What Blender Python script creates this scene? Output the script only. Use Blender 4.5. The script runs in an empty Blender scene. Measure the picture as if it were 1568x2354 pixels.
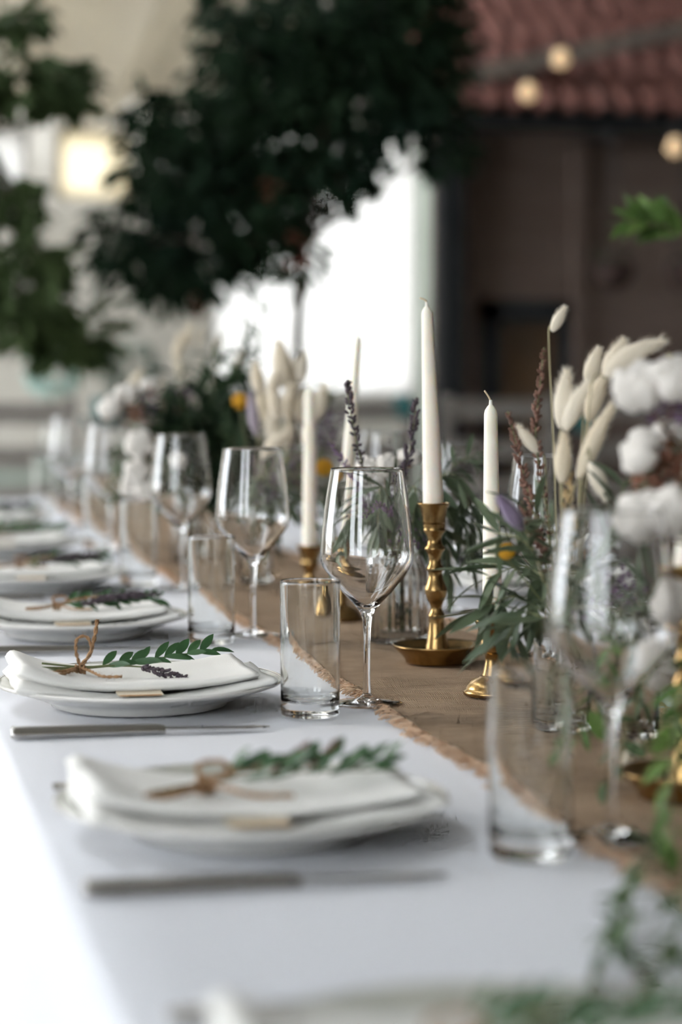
import bpy, math, random
from mathutils import Vector, Matrix, noise
R_ = random.Random(7)
sc = bpy.context.scene
COL = sc.collection
# ------------------------------------------------------------------ camera
FPX, IW, IH, HZ = 5227.0, 1568, 2354, 844.0
ZT = 0.75                                   # table top
PITCH = math.atan((IH / 2 - HZ) / FPX); YAW = math.radians(12.4255)
CAM = Vector((0, 0, 1.105))
FW = Vector((math.sin(YAW) * math.cos(PITCH), math.cos(YAW) * math.cos(PITCH), -math.sin(PITCH)))
RT = Vector((math.cos(YAW), -math.sin(YAW), 0)); UP = RT.cross(FW)
cam = bpy.data.cameras.new('camera'); camo = bpy.data.objects.new('camera', cam); COL.objects.link(camo)
cam.sensor_fit = 'HORIZONTAL'; cam.sensor_width = 24.0; cam.lens = 24.0 * FPX / IW
camo.location = CAM; camo.rotation_euler = (math.pi / 2 - PITCH, 0, -YAW)
cam.clip_start = 0.05; cam.clip_end = 300
cam.dof.use_dof = True; cam.dof.focus_distance = 2.45; cam.dof.aperture_fstop = 2.8; cam.dof.aperture_blades = 0
sc.camera = camo
# ------------------------------------------------------------------ sky, sun, exposure
wd = bpy.data.worlds.new('sky'); sc.world = wd; wd.use_nodes = True
bg = wd.node_tree.nodes['Background']; bg.inputs[0].default_value = (0.90, 0.95, 1.0, 1); bg.inputs[1].default_value = 5.2
sun = bpy.data.lights.new('sun', 'SUN'); suno = bpy.data.objects.new('sun', sun); COL.objects.link(suno)
sun.energy = 0.5; sun.color = (1.0, 0.84, 0.66); sun.angle = math.radians(12)
suno.rotation_euler = Vector((0.80, -0.42, -0.36)).to_track_quat('-Z', 'Y').to_euler()   # low sun through the window wall, a little from behind
vs = sc.view_settings; vs.view_transform = 'Standard'; vs.look = 'None'; vs.gamma = 1; vs.use_curve_mapping = False
vs.exposure = 0.92
sc.cycles.use_denoising = True; sc.cycles.sample_clamp_indirect = 6.0
sc.cycles.use_adaptive_sampling = True; sc.cycles.adaptive_threshold = 0.12; sc.cycles.adaptive_min_samples = 10
sc.cycles.max_bounces = 18; sc.cycles.transmission_bounces = 18; sc.cycles.diffuse_bounces = 2; sc.cycles.glossy_bounces = 3; sc.cycles.transparent_max_bounces = 12; sc.cycles.blur_glossy = 0.3

def at(px, py, dep):                        # the world point seen at a photo pixel, dep metres along the view axis
    return CAM + (FW + RT * ((px - IW / 2) / FPX) - UP * ((py - IH / 2) / FPX)) * dep
def on_y(px, py, Y):
    d = FW + RT * ((px - IW / 2) / FPX) - UP * ((py - IH / 2) / FPX); return CAM + d * (Y / d.y)
def on_z(px, py, Z=ZT):
    d = FW + RT * ((px - IW / 2) / FPX) - UP * ((py - IH / 2) / FPX); return CAM + d * ((Z - CAM.z) / d.z)
# ------------------------------------------------------------------ materials
def mat(name, c, rough=0.5, metal=0.0, c2=None, nscale=8.0, bump=0.0, bscale=60.0, trans=0.0, ior=1.45, sheen=0.0, sss=0.0,
        spec=0.5, rnd=None, thin=0.0, emit=0.0, stretch=None, detail=4.0, spread=(0.35, 0.65), coat=0.0):
    m = bpy.data.materials.new(name); m.use_nodes = True; nt = m.node_tree; b = nt.nodes['Principled BSDF']
    b.inputs['Base Color'].default_value = (*c, 1); b.inputs['Roughness'].default_value = rough; b.inputs['Metallic'].default_value = metal
    b.inputs['Transmission Weight'].default_value = trans; b.inputs['IOR'].default_value = ior
    b.inputs['Sheen Weight'].default_value = sheen; b.inputs['Specular IOR Level'].default_value = spec
    b.inputs['Coat Weight'].default_value = coat
    if sss: b.inputs['Subsurface Weight'].default_value = sss; b.inputs['Subsurface Radius'].default_value = (0.012, 0.008, 0.005); b.inputs['Subsurface Scale'].default_value = 1.0
    if emit: b.inputs['Emission Color'].default_value = (*c, 1); b.inputs['Emission Strength'].default_value = emit
    tc = nt.nodes.new('ShaderNodeTexCoord'); src = tc.outputs['Object']
    if stretch:
        mp = nt.nodes.new('ShaderNodeMapping'); mp.inputs['Scale'].default_value = stretch; nt.links.new(src, mp.inputs[0]); src = mp.outputs[0]
    col = None
    if c2:
        n = nt.nodes.new('ShaderNodeTexNoise'); n.inputs['Scale'].default_value = nscale; n.inputs['Detail'].default_value = detail
        nt.links.new(src, n.inputs['Vector'])
        r = nt.nodes.new('ShaderNodeValToRGB'); r.color_ramp.elements[0].position, r.color_ramp.elements[1].position = spread
        r.color_ramp.elements[0].color = (*c, 1); r.color_ramp.elements[1].color = (*c2, 1)
        nt.links.new(n.outputs['Fac'], r.inputs[0]); col = r.outputs[0]
    if rnd:
        oi = nt.nodes.new('ShaderNodeObjectInfo'); mx = nt.nodes.new('ShaderNodeMix'); mx.data_type = 'RGBA'
        nt.links.new(oi.outputs['Random'], mx.inputs['Factor'])
        if col: nt.links.new(col, mx.inputs['A'])
        else: mx.inputs['A'].default_value = (*c, 1)
        mx.inputs['B'].default_value = (*rnd, 1); col = mx.outputs['Result']
    if col: nt.links.new(col, b.inputs['Base Color'])
    if bump:
        n2 = nt.nodes.new('ShaderNodeTexNoise'); n2.inputs['Scale'].default_value = bscale; n2.inputs['Detail'].default_value = 3
        nt.links.new(src, n2.inputs['Vector'])
        bp = nt.nodes.new('ShaderNodeBump'); bp.inputs['Strength'].default_value = bump; bp.inputs['Distance'].default_value = 0.002
        nt.links.new(n2.outputs['Fac'], bp.inputs['Height']); nt.links.new(bp.outputs[0], b.inputs['Normal'])
    if thin:                                 # leaves and cloth let some light through
        tr = nt.nodes.new('ShaderNodeBsdfTranslucent'); ms = nt.nodes.new('ShaderNodeMixShader'); ms.inputs[0].default_value = thin
        if col: nt.links.new(col, tr.inputs[0])
        else: tr.inputs[0].default_value = (*c, 1)
        nt.links.new(b.outputs[0], ms.inputs[1]); nt.links.new(tr.outputs[0], ms.inputs[2])
        nt.links.new(ms.outputs[0], nt.nodes['Material Output'].inputs[0])
    return m
def weave(name, c, c2, scale, rough=0.9, bump=0.6, blotch=None):   # two crossed thread waves
    m = mat(name, c, rough, sheen=0.1, spec=0.15); nt = m.node_tree; b = nt.nodes['Principled BSDF']
    tc = nt.nodes.new('ShaderNodeTexCoord')
    nz = nt.nodes.new('ShaderNodeTexNoise'); nz.inputs['Scale'].default_value = 26; nz.inputs['Detail'].default_value = 2
    nt.links.new(tc.outputs['Object'], nz.inputs['Vector'])
    mv = nt.nodes.new('ShaderNodeMix'); mv.data_type = 'VECTOR'; mv.inputs['Factor'].default_value = 0.012
    nt.links.new(tc.outputs['Object'], mv.inputs['A']); nt.links.new(nz.outputs['Color'], mv.inputs['B'])
    ws = []
    for d in 'XY':
        w = nt.nodes.new('ShaderNodeTexWave'); w.bands_direction = d; w.inputs['Scale'].default_value = scale; w.inputs['Distortion'].default_value = 0.6
        w.inputs['Detail'].default_value = 1; w.inputs['Detail Scale'].default_value = 6
        nt.links.new(mv.outputs['Result'], w.inputs['Vector']); ws.append(w)
    mu = nt.nodes.new('ShaderNodeMath'); mu.operation = 'MULTIPLY'
    nt.links.new(ws[0].outputs['Fac'], mu.inputs[0]); nt.links.new(ws[1].outputs['Fac'], mu.inputs[1])
    ad = nt.nodes.new('ShaderNodeMath'); ad.operation = 'MULTIPLY_ADD'; ad.inputs[1].default_value = 0.7
    big = nt.nodes.new('ShaderNodeTexNoise'); big.inputs['Scale'].default_value = 9; big.inputs['Detail'].default_value = 6
    nt.links.new(tc.outputs['Object'], big.inputs['Vector'])
    nt.links.new(mu.outputs[0], ad.inputs[0]); sb = nt.nodes.new('ShaderNodeMath'); sb.operation = 'SUBTRACT'; sb.inputs[1].default_value = 0.28
    nt.links.new(big.outputs['Fac'], sb.inputs[0]); nt.links.new(sb.outputs[0], ad.inputs[2])
    mp = nt.nodes.new('ShaderNodeMapping'); mp.inputs['Scale'].default_value = (25, 330, 25); nt.links.new(tc.outputs['Object'], mp.inputs[0])
    st = nt.nodes.new('ShaderNodeTexNoise'); st.inputs['Scale'].default_value = 1.0; st.inputs['Detail'].default_value = 3; nt.links.new(mp.outputs[0], st.inputs['Vector'])
    a2 = nt.nodes.new('ShaderNodeMath'); a2.operation = 'MULTIPLY_ADD'; a2.inputs[1].default_value = 1.3; nt.links.new(st.outputs['Fac'], a2.inputs[0]); nt.links.new(ad.outputs[0], a2.inputs[2])
    s2 = nt.nodes.new('ShaderNodeMath'); s2.operation = 'SUBTRACT'; s2.inputs[1].default_value = .55; s2.use_clamp = True; nt.links.new(a2.outputs[0], s2.inputs[0])
    mx = nt.nodes.new('ShaderNodeMix'); mx.data_type = 'RGBA'; mx.inputs['A'].default_value = (*c, 1); mx.inputs['B'].default_value = (*c2, 1)
    nt.links.new(s2.outputs[0], mx.inputs['Factor']); nt.links.new(mx.outputs['Result'], b.inputs['Base Color'])
    bp = nt.nodes.new('ShaderNodeBump'); bp.inputs['Strength'].default_value = bump; bp.inputs['Distance'].default_value = 0.0015
    nt.links.new(mu.outputs[0], bp.inputs['Height']); nt.links.new(bp.outputs[0], b.inputs['Normal'])
    return m
M = {}
M['cloth'] = mat('white_cotton', (0.77, 0.785, 0.83), 0.85, sheen=0.1, bump=0.12, bscale=900, spec=0.2)
M['napkin'] = mat('white_linen', (0.86, 0.85, 0.81), 0.88, sheen=0.15, bump=0.25, bscale=700, spec=0.2)
M['burlap'] = weave('burlap', (0.17, 0.105, 0.055), (0.60, 0.43, 0.28), 150, bump=1.0)
M['fringe'] = mat('burlap_thread', (0.80, 0.55, 0.36), 0.85, c2=(0.92, 0.73, 0.55), nscale=40, thin=0.35)
M['twine'] = mat('jute_twine', (0.34, 0.19, 0.09), 0.9, c2=(0.50, 0.31, 0.17), nscale=200, bump=0.8, bscale=900)
M['china'] = mat('cream_china', (0.80, 0.785, 0.74), 0.16, spec=0.5, coat=0.3)
M['rimgrey'] = mat('grey_green_glaze', (0.50, 0.51, 0.45), 0.2, c2=(0.62, 0.62, 0.55), nscale=60, coat=0.3)
M['card'] = mat('cream_card', (0.80, 0.70, 0.54), 0.8)
M['cardshade'] = mat('tan_card_shade', (0.62, 0.36, 0.17), 0.8)  # tan that paints in the orange shade under the card
M['glass'] = mat('clear_glass', (0.998, 0.998, 0.998), 0.0, trans=1.0, ior=1.47)
M['greenglass'] = mat('pale_green_glass', (0.985, 0.996, 0.99), 0.0, trans=1.0, ior=1.47)
M['water'] = mat('water', (0.98, 0.99, 0.985), 0.0, trans=1.0, ior=1.33)
M['brass'] = mat('aged_brass', (0.38, 0.245, 0.10), 0.27, metal=1.0, c2=(0.14, 0.085, 0.035), nscale=34, bump=0.12, bscale=220, detail=8, spread=(0.42, 0.78))
M['steel'] = mat('steel', (0.50, 0.49, 0.475), 0.13, metal=1.0)
M['wax'] = mat('ivory_wax', (0.90, 0.84, 0.73), 0.42, sss=0.5, c2=(0.92, 0.87, 0.77), nscale=14)
M['wick'] = mat('cotton_wick', (0.72, 0.58, 0.38), 0.9)
M['olive'] = mat('olive_leaf', (0.045, 0.075, 0.040), 0.42, rnd=(0.125, 0.165, 0.095), thin=0.15, c2=(0.07, 0.10, 0.055), nscale=30)
M['darkleaf'] = mat('dark_leaf', (0.014, 0.030, 0.018), 0.7, spec=0.2, rnd=(0.05, 0.085, 0.04), thin=0.12)
M['ruscus'] = mat('ruscus_leaf', (0.030, 0.085, 0.030), 0.38, rnd=(0.055, 0.13, 0.05), thin=0.18)
M['vine'] = mat('bright_leaf', (0.075, 0.15, 0.035), 0.4, rnd=(0.15, 0.25, 0.06), thin=0.3)
M['vinedark'] = mat('deep_leaf', (0.055, 0.10, 0.045), 0.4, rnd=(0.11, 0.17, 0.075), thin=0.25)
M['stem'] = mat('green_stem', (0.14, 0.17, 0.07), 0.6, rnd=(0.22, 0.22, 0.11))
M['twig'] = mat('brown_twig', (0.10, 0.06, 0.035), 0.8, c2=(0.17, 0.11, 0.07), nscale=80)
M['drystem'] = mat('straw_stem', (0.45, 0.40, 0.24), 0.7)
M['bunny'] = mat('cream_bristle', (0.90, 0.80, 0.63), 0.9, rnd=(0.95, 0.88, 0.75), sheen=0.5, thin=0.25)
M['violetbunny'] = mat('violet_bristle', (0.37, 0.29, 0.44), 0.9, rnd=(0.45, 0.37, 0.51), sheen=0.4, thin=0.2)
M['cotton'] = mat('raw_cotton', (0.93, 0.89, 0.83), 0.95, sheen=0.5, bump=0.35, bscale=9, thin=0.3)
M['husk'] = mat('boll_husk', (0.24, 0.10, 0.045), 0.75, c2=(0.38, 0.17, 0.075), nscale=60, thin=0.1)
M['lavender'] = mat('dry_lavender', (0.055, 0.045, 0.060), 0.85, c2=(0.12, 0.09, 0.10), nscale=300)
M['rustspike'] = mat('rust_bud', (0.13, 0.065, 0.050), 0.85, c2=(0.26, 0.14, 0.10), nscale=250)
M['statice'] = mat('purple_petal', (0.11, 0.06, 0.13), 0.8, c2=(0.26, 0.17, 0.27), nscale=200, thin=0.2)
M['palestatice'] = mat('pale_petal', (0.56, 0.60, 0.62), 0.8, c2=(0.70, 0.72, 0.72), nscale=200, thin=0.2)
M['yellow'] = mat('yellow_bloom', (0.62, 0.30, 0.015), 0.85, c2=(0.75, 0.42, 0.03), nscale=400, bump=1.0, bscale=700)
M['straw'] = mat('straw_ear', (0.52, 0.36, 0.17), 0.85, c2=(0.62, 0.46, 0.25), nscale=200)
M['lilac'] = mat('lilac_bristle', (0.46, 0.40, 0.46), 0.9, sheen=0.4, thin=0.2)
M['palm'] = mat('red_brown_berry', (0.17, 0.07, 0.04), 0.6, rnd=(0.25, 0.11, 0.065))
# setting
M['plaster'] = mat('beige_plaster', (0.66, 0.62, 0.54), 0.9, c2=(0.71, 0.67, 0.60), nscale=2.5, bump=0.3, bscale=25)
M['brownwall'] = mat('brown_boards', (0.155, 0.112, 0.090), 0.85, c2=(0.18, 0.135, 0.112), nscale=3, stretch=(1, 1, 6))
M['darkwood'] = mat('dark_stained_wood', (0.022, 0.024, 0.026), 0.8, spec=0.15, c2=(0.04, 0.042, 0.043), nscale=5)
M['amber'] = mat('amber_panel', (0.15, 0.085, 0.04), 0.45, c2=(0.10, 0.07, 0.045), nscale=5)
M['tile'] = mat('red_roof_tile', (0.19, 0.080, 0.062), 0.9, rnd=(0.24, 0.11, 0.09), c2=(0.21, 0.092, 0.074), nscale=6)
M['verge'] = mat('weathered_board', (0.26, 0.22, 0.18), 0.8, c2=(0.20, 0.17, 0.145), nscale=5)
M['floor'] = mat('grey_stone', (0.33, 0.31, 0.28), 0.75, c2=(0.40, 0.38, 0.34), nscale=3)
M['ceiling'] = mat('pale_ceiling', (0.52, 0.50, 0.47), 0.85, c2=(0.57, 0.55, 0.52), nscale=2)
M['frame'] = mat('window_frame', (0.10, 0.085, 0.07), 0.6)
M['gravel'] = mat('pale_gravel', (0.62, 0.60, 0.56), 0.95, c2=(0.55, 0.53, 0.49), nscale=1.5)
M['canopy'] = mat('ecru_canvas', (0.74, 0.69, 0.59), 0.9, thin=0.4, c2=(0.70, 0.65, 0.56), nscale=3)
M['greywood'] = mat('grey_wood', (0.25, 0.225, 0.20), 0.75, c2=(0.33, 0.30, 0.27), nscale=6, stretch=(1, 1, 5))
M['teal'] = mat('teal_fabric', (0.04, 0.19, 0.19), 0.8, rnd=(0.06, 0.24, 0.24))
M['sage'] = mat('sage_fabric', (0.36, 0.40, 0.34), 0.9, c2=(0.42, 0.46, 0.40), nscale=5)
M['mint'] = mat('mint_petal', (0.48, 0.68, 0.62), 0.8, rnd=(0.60, 0.76, 0.70), thin=0.2)
M['bark'] = mat('bark', (0.055, 0.038, 0.028), 0.9, c2=(0.09, 0.065, 0.05), nscale=14, bump=0.6, bscale=60)
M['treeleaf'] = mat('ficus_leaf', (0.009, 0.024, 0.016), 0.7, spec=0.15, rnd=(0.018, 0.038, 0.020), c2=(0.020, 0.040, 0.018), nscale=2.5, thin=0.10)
M['treeleaf2'] = mat('lemon_leaf', (0.022, 0.042, 0.022), 0.65, spec=0.2, rnd=(0.05, 0.085, 0.03), c2=(0.10, 0.14, 0.05), nscale=2.0, thin=0.2)  # yellow-green noise patches stand in for lit leaves
M['pot'] = mat('clay_pot', (0.16, 0.08, 0.055), 0.8, c2=(0.21, 0.115, 0.08), nscale=9)
M['soil'] = mat('soil', (0.03, 0.022, 0.016), 0.95)
M['bulb'] = mat('warm_bulb', (1.0, 0.70, 0.40), 0.3, emit=.26)
M['cord'] = mat('black_cord', (0.02, 0.02, 0.02), 0.6)
M['basket'] = mat('dark_wicker', (0.045, 0.025, 0.02), 0.85, bump=0.8, bscale=40)
M['redflower'] = mat('coral_petal', (0.20, 0.06, 0.035), 0.7)
# ------------------------------------------------------------------ mesh building
class MB:
    def __init__(s): s.v = []; s.f = []
    def add(s, v, f):
        o = len(s.v); s.v.extend(Vector(p) for p in v); s.f.extend(tuple(i + o for i in q) for q in f); return s
    def box(s, x0, x1, y0, y1, z0, z1):
        return s.add([(x0,y0,z0),(x1,y0,z0),(x1,y1,z0),(x0,y1,z0),(x0,y0,z1),(x1,y0,z1),(x1,y1,z1),(x0,y1,z1)],
                     [(0,3,2,1),(4,5,6,7),(0,1,5,4),(1,2,6,5),(2,3,7,6),(3,0,4,7)])
    def lathe(s, prof, n=40, lean=(0, 0), rib=0, ribamp=0, close=False, c=(0, 0, 0), ribn=99):
        v = []; f = []; k = len(prof)
        for i in range(n):
            a = 2 * math.pi * i / n
            for q, (r, z) in enumerate(prof):
                rr = r * (1 + ribamp * math.cos(rib * a)) if rib and 1 < q < ribn else r
                v.append((c[0] + rr * math.cos(a) + lean[0] * z, c[1] + rr * math.sin(a) + lean[1] * z, c[2] + z))
        m = k if close else k - 1
        for i in range(n):
            j = (i + 1) % n
            for q in range(m):
                q2 = (q + 1) % k
                if prof[q][0] < 1e-7 and prof[q2][0] < 1e-7: continue
                f.append((i * k + q, j * k + q, j * k + q2, i * k + q2))
        return s.add(v, f)
    def tube(s, pts, r0, r1=None, n=6, cap=True, prof=None):
        r1 = r0 if r1 is None else r1; k = len(pts); v = []; f = []
        pts = [Vector(p) for p in pts]; t0 = (pts[1] - pts[0]).normalized()
        u = t0.orthogonal().normalized()
        for i, p in enumerate(pts):
            t = (pts[min(i + 1, k - 1)] - pts[max(i - 1, 0)])
            t = t.normalized() if t.length > 1e-9 else t0
            u = (u - t * u.dot(t)); u = u.normalized() if u.length > 1e-6 else t.orthogonal().normalized()
            w = t.cross(u); q = i / (k - 1); r = prof[i] if prof else r0 + (r1 - r0) * q
            for j in range(n):
                a = 2 * math.pi * j / n; v.append(p + (u * math.cos(a) + w * math.sin(a)) * r)
        for i in range(k - 1):
            for j in range(n):
                j2 = (j + 1) % n; f.append((i * n + j, i * n + j2, (i + 1) * n + j2, (i + 1) * n + j))
        if cap: f.append(tuple(range(n - 1, -1, -1))); f.append(tuple((k - 1) * n + j for j in range(n)))
        return s.add(v, f)
    def ball(s, c, rx, ry, rz, nu=10, nv=7, rot=None, bumpy=0, seed=0):
        v = []; f = []; c = Vector(c)
        for i in range(nv + 1):
            th = math.pi * i / nv
            for j in range(nu):
                ph = 2 * math.pi * j / nu
                d = Vector((math.sin(th) * math.cos(ph), math.sin(th) * math.sin(ph), math.cos(th)))
                k = 1 + bumpy * noise.noise(d * 2.2 + Vector((seed, seed * 1.7, 0))) if bumpy else 1
                p = Vector((d.x * rx, d.y * ry, d.z * rz)) * k
                v.append(c + (rot @ p if rot else p))
        for i in range(nv):
            for j in range(nu):
                j2 = (j + 1) % nu; f.append((i * nu + j, (i + 1) * nu + j, (i + 1) * nu + j2, i * nu + j2))
        return s.add(v, f)
    def leaf(s, p, d, up, L, W, curl=0.15, fold=0.25, seg=4):      # a folded, curled blade with a midrib
        p = Vector(p); d = Vector(d).normalized(); up = Vector(up); side = d.cross(up)
        side = side.normalized() if side.length > 1e-6 else d.orthogonal().normalized()
        nrm = side.cross(d); v = []; f = []
        for i in range(seg + 1):
            t = i / seg; w = W * 0.5 * (math.sin(math.pi * min(1, t * 0.94 + 0.04)) ** 0.8) if 0 < i < seg else W * 0.03
            c = p + d * (L * t) - nrm * (curl * L * t * t)
            v += [c - side * w + nrm * (fold * w), c, c + side * w + nrm * (fold * w)]
        for i in range(seg):
            a = i * 3; f += [(a, a + 1, a + 4, a + 3), (a + 1, a + 2, a + 5, a + 4)]
        return s.add(v, f)
    def mesh(s, name, m, smooth=True):
        me = bpy.data.meshes.new(name); me.from_pydata([tuple(p) for p in s.v], [], s.f); me.materials.append(m)
        if smooth: me.shade_smooth()
        me.update(); return me
    def build(s, name, m, parent=None, smooth=True, org=None):
        if parent is not None and org is None: org = parent.location if parent.parent is None else Vector((0, 0, 0))
        if org is not None: s.v = [p - Vector(org) for p in s.v]
        return link(name, s.mesh(name, m, smooth), parent)
def link(name, me, parent=None):
    o = bpy.data.objects.new(name, me); COL.objects.link(o)
    if parent is not None: o.parent = parent
    return o
def tag(o, label, cat=None, group=None, kind=None):
    if label: o['label'] = label
    if cat: o['category'] = cat
    if group: o['group'] = group
    if kind: o['kind'] = kind
    return o
def thing(name, label, cat, loc=(0, 0, 0), group=None, rz=0):
    o = bpy.data.objects.new(name, None); COL.objects.link(o); o.location = loc; o.rotation_euler.z = rz; o.empty_display_size = 0.02
    return tag(o, label, cat, group)
def copy_tree(o, parent=None):
    c = o.copy(); COL.objects.link(c); c.parent = parent
    for ch in o.children: copy_tree(ch, c)
    return c
def mod(o, kind, **kw):
    m = o.modifiers.new(kind.lower(), kind)
    for k, v in kw.items(): setattr(m, k, v)
    return o
def weighted(o, w=0.0015, seg=2):
    mod(o, 'BEVEL', width=w, segments=seg, limit_method='ANGLE', harden_normals=False); return o
def struct(name, mb, m, label=None, smooth=False):
    return tag(mb.build(name, m, smooth=smooth), label, kind='structure')
def catmull(P, n=6):
    P = [Vector(p) for p in P]
    if len(P) == 2: return [P[0].lerp(P[1], i / n) for i in range(n + 1)]
    Q = [P[0] * 2 - P[1]] + P + [P[-1] * 2 - P[-2]]; out = []
    for i in range(1, len(Q) - 2):
        a, b, c, d = Q[i - 1:i + 3]
        for k in range(n):
            t = k / n; out.append(0.5 * ((2 * b) + (c - a) * t + (2 * a - 5 * b + 4 * c - d) * t * t + (3 * b - 3 * c + d - a) * t ** 3))
    return out + [P[-1]]
def frame(p, d, up, s):                      # matrix with local X along d, Z near up
    d = Vector(d).normalized(); y = Vector(up).cross(d); y = y.normalized() if y.length > 1e-5 else d.orthogonal().normalized()
    z = d.cross(y); s = Vector(s) if hasattr(s, '__len__') else Vector((s, s, s))
    m = Matrix.Identity(4)
    for i in range(3): m[i][0], m[i][1], m[i][2], m[i][3] = d[i] * s.x, y[i] * s.y, z[i] * s.z, p[i]
    return m
def rvec(k=1.0): return Vector((R_.uniform(-k, k), R_.uniform(-k, k), R_.uniform(-k, k)))
# ------------------------------------------------------------------ the setting
YB, YR = 10.8, 9.6                           # back wall; brown house front
def wallbits(mb, x0, x1, z0, z1, holes, y0, y1): # a wall along X with rectangular openings
    xs = sorted({x0, x1, *[h[0] for h in holes], *[h[1] for h in holes]})
    for a, b in zip(xs, xs[1:]):
        hs = sorted([h for h in holes if h[0] <= a + 1e-6 and h[1] >= b - 1e-6], key=lambda h: h[2]); z = z0
        for h in hs:
            if h[2] > z: mb.box(a, b, y0, y1, z, h[2])
            z = h[3]
        if z1 > z: mb.box(a, b, y0, y1, z, z1)
    return mb
struct('floor', MB().box(-4.7, 7.5, -3.5, 10.8, -0.1, 0), M['floor'])
struct('ground', MB().box(-60, 60, -40, 80, -0.3, -0.12), M['gravel'], 'pale gravel ground outside the hall')
HC = 4.2
struct('ceiling', MB().box(-4.7, 7.5, -3.7, 1.0, HC, HC + .15).box(-4.7, -2.0, 1.0, 6.4, HC, HC + .15).box(-1.4, 7.5, 1.0, 6.4, HC, HC + .15).box(-4.7, 7.5, 6.4, 8.2, HC, HC + .15).box(1.6, 7.5, 8.2, 11.1, HC, HC + .15).box(-4.7, 1.6, 10.5, 11.1, HC, HC + .15).box(-4.7, -2.2, 8.2, 10.5, HC, HC + .15), M['ceiling'])
for k in range(3): struct('beam', MB().box(-2.2, 1.6, 8.7 + .6 * k, 8.78 + .6 * k, HC, HC + .12), M['frame'], 'rafter across the added roof opening above the trees')  # ceiling gap here is added to brighten the back wall and canvas
for k in range(6): struct('beam', MB().box(-2.0, -1.4, 1.1 + 1.0 * k, 1.16 + 1.0 * k, HC, HC + .12), M['frame'], 'rafter across the added roof opening above the aisle')  # second ceiling gap, added so more light falls on the table top
def hole(px0, px1, py0, py1, Y=YB):
    a, b = on_y(px0, py1, Y), on_y(px1, py0, Y); return (a.x, b.x, a.z, b.z)
big = hole(486, 965, 285, 912); h1 = hole(128, 296, 296, 455); h0 = hole(-90, 68, 292, 430); h3 = hole(325, 478, 305, 520)
HOLES = [(big[0], big[1], big[2], big[3]), h1, h0, h3]
struct('wall_back', wallbits(MB(), -4.7, 7.5, 0, HC, HOLES, YB, YB + 0.22), M['plaster'])
for i, (h, lab) in enumerate([(big, 'tall bright window behind the tree trunk'), (h1, 'small sunlit window with upright bars on the left'), (h0, 'white window at the left picture edge'), (h3, 'small window hidden behind the tree crown')]):
    w = MB(); t = 0.035
    w.box(h[0], h[1], YB + .08, YB + .14, h[2], h[2] + t).box(h[0], h[1], YB + .08, YB + .14, h[3] - t, h[3])
    w.box(h[0], h[0] + t, YB + .08, YB + .14, h[2], h[3]).box(h[1] - t, h[1], YB + .08, YB + .14, h[2], h[3])
    wo = struct('window_%d' % (i + 1), w, M['canopy'], lab)
    if i == 1:
        for k in range(4):
            x = h[0] + (h[1] - h[0]) * (k + 0.6) / 4.6; MB().box(x - .006, x + .006, YB + .09, YB + .12, h[2], h[3]).build('window_bar', M['canopy'], wo, smooth=False)
    MB().box(h[0], h[1], YB + .105, YB + .109, h[2], h[3]).build('pane', M['glass'], wo, smooth=False)
M['sheer'] = mat('sheer_white', (0.46, 0.45, 0.43), 0.9, thin=.85, spec=0.0); M['sheerwarm'] = mat('sheer_cream', (0.80, 0.70, 0.50), 0.9, thin=.85, spec=0.0)
def curtain(h, label, m, n=60):
    b = MB(); zs = (h[2] + .002, h[3] - .002)
    for z in zs:
        for i in range(n + 1): u = i / n; b.v.append(Vector((h[0] + .003 + (h[1] - h[0] - .006) * u, YB + .045 + .012 * math.sin(u * n * .55) + .006 * math.sin(u * n * .21), z)))
    b.f = [(i, i + 1, n + 2 + i, n + 1 + i) for i in range(n)]
    tag(b.build('sheer_curtain', m), label, 'curtain', 'sheer curtains in the back windows')
curtain(big, 'wide white sheer curtain glowing behind the candles', M['sheer']); curtain(h1, 'cream sheer curtain in the small left window', M['sheerwarm'], 30); curtain(h0, 'white sheer curtain at the left picture edge', M['sheer'], 30); curtain(h3, 'sheer curtain behind the tree crown', M['sheer'], 30)
# left wall: two wide openings to the daylight, dark piers between
XL = -4.5; lw = MB()
OPEN = [(-2.9, -1.0), (4.4, 8.2)]
ysl = [-3.7] + [v for o in OPEN for v in o] + [11.0]
for k in range(0, len(ysl), 2): lw.box(XL - .2, XL, ysl[k], ysl[k + 1], 0, HC)
for a, b in OPEN: lw.box(XL - .2, XL, a, b, 0, 0.4).box(XL - .2, XL, a, b, 3.9, HC)
struct('wall_left', lw, M['plaster'])
k = 0
for a, b in OPEN:
    for f_ in range(1 if b - a < 3 else 2):
        n_ = 1 if b - a < 3 else 2; c0, c1 = a + (b - a) * f_ / n_, a + (b - a) * (f_ + 1) / n_; t = .05; k += 1
        struct('window_%d' % (k + 4), MB().box(XL - .14, XL - .06, c0, c0 + t, .4, 3.9).box(XL - .14, XL - .06, c1 - t, c1, .4, 3.9).box(XL - .14, XL - .06, c0, c1, .4, .4 + t).box(XL - .14, XL - .06, c0, c1, 3.9 - t, 3.9), M['frame'], 'tall dark framed window opening in the left wall')
struct('wall_right', MB().box(7.3, 7.5, -3.5, 10.8, 0, HC), M['brownwall'])
struct('wall_front', wallbits(MB(), -4.7, 7.5, 0, HC, [(-4.0, -2.3, 0.2, 3.9)], -3.7, -3.5), M['plaster'])
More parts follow.
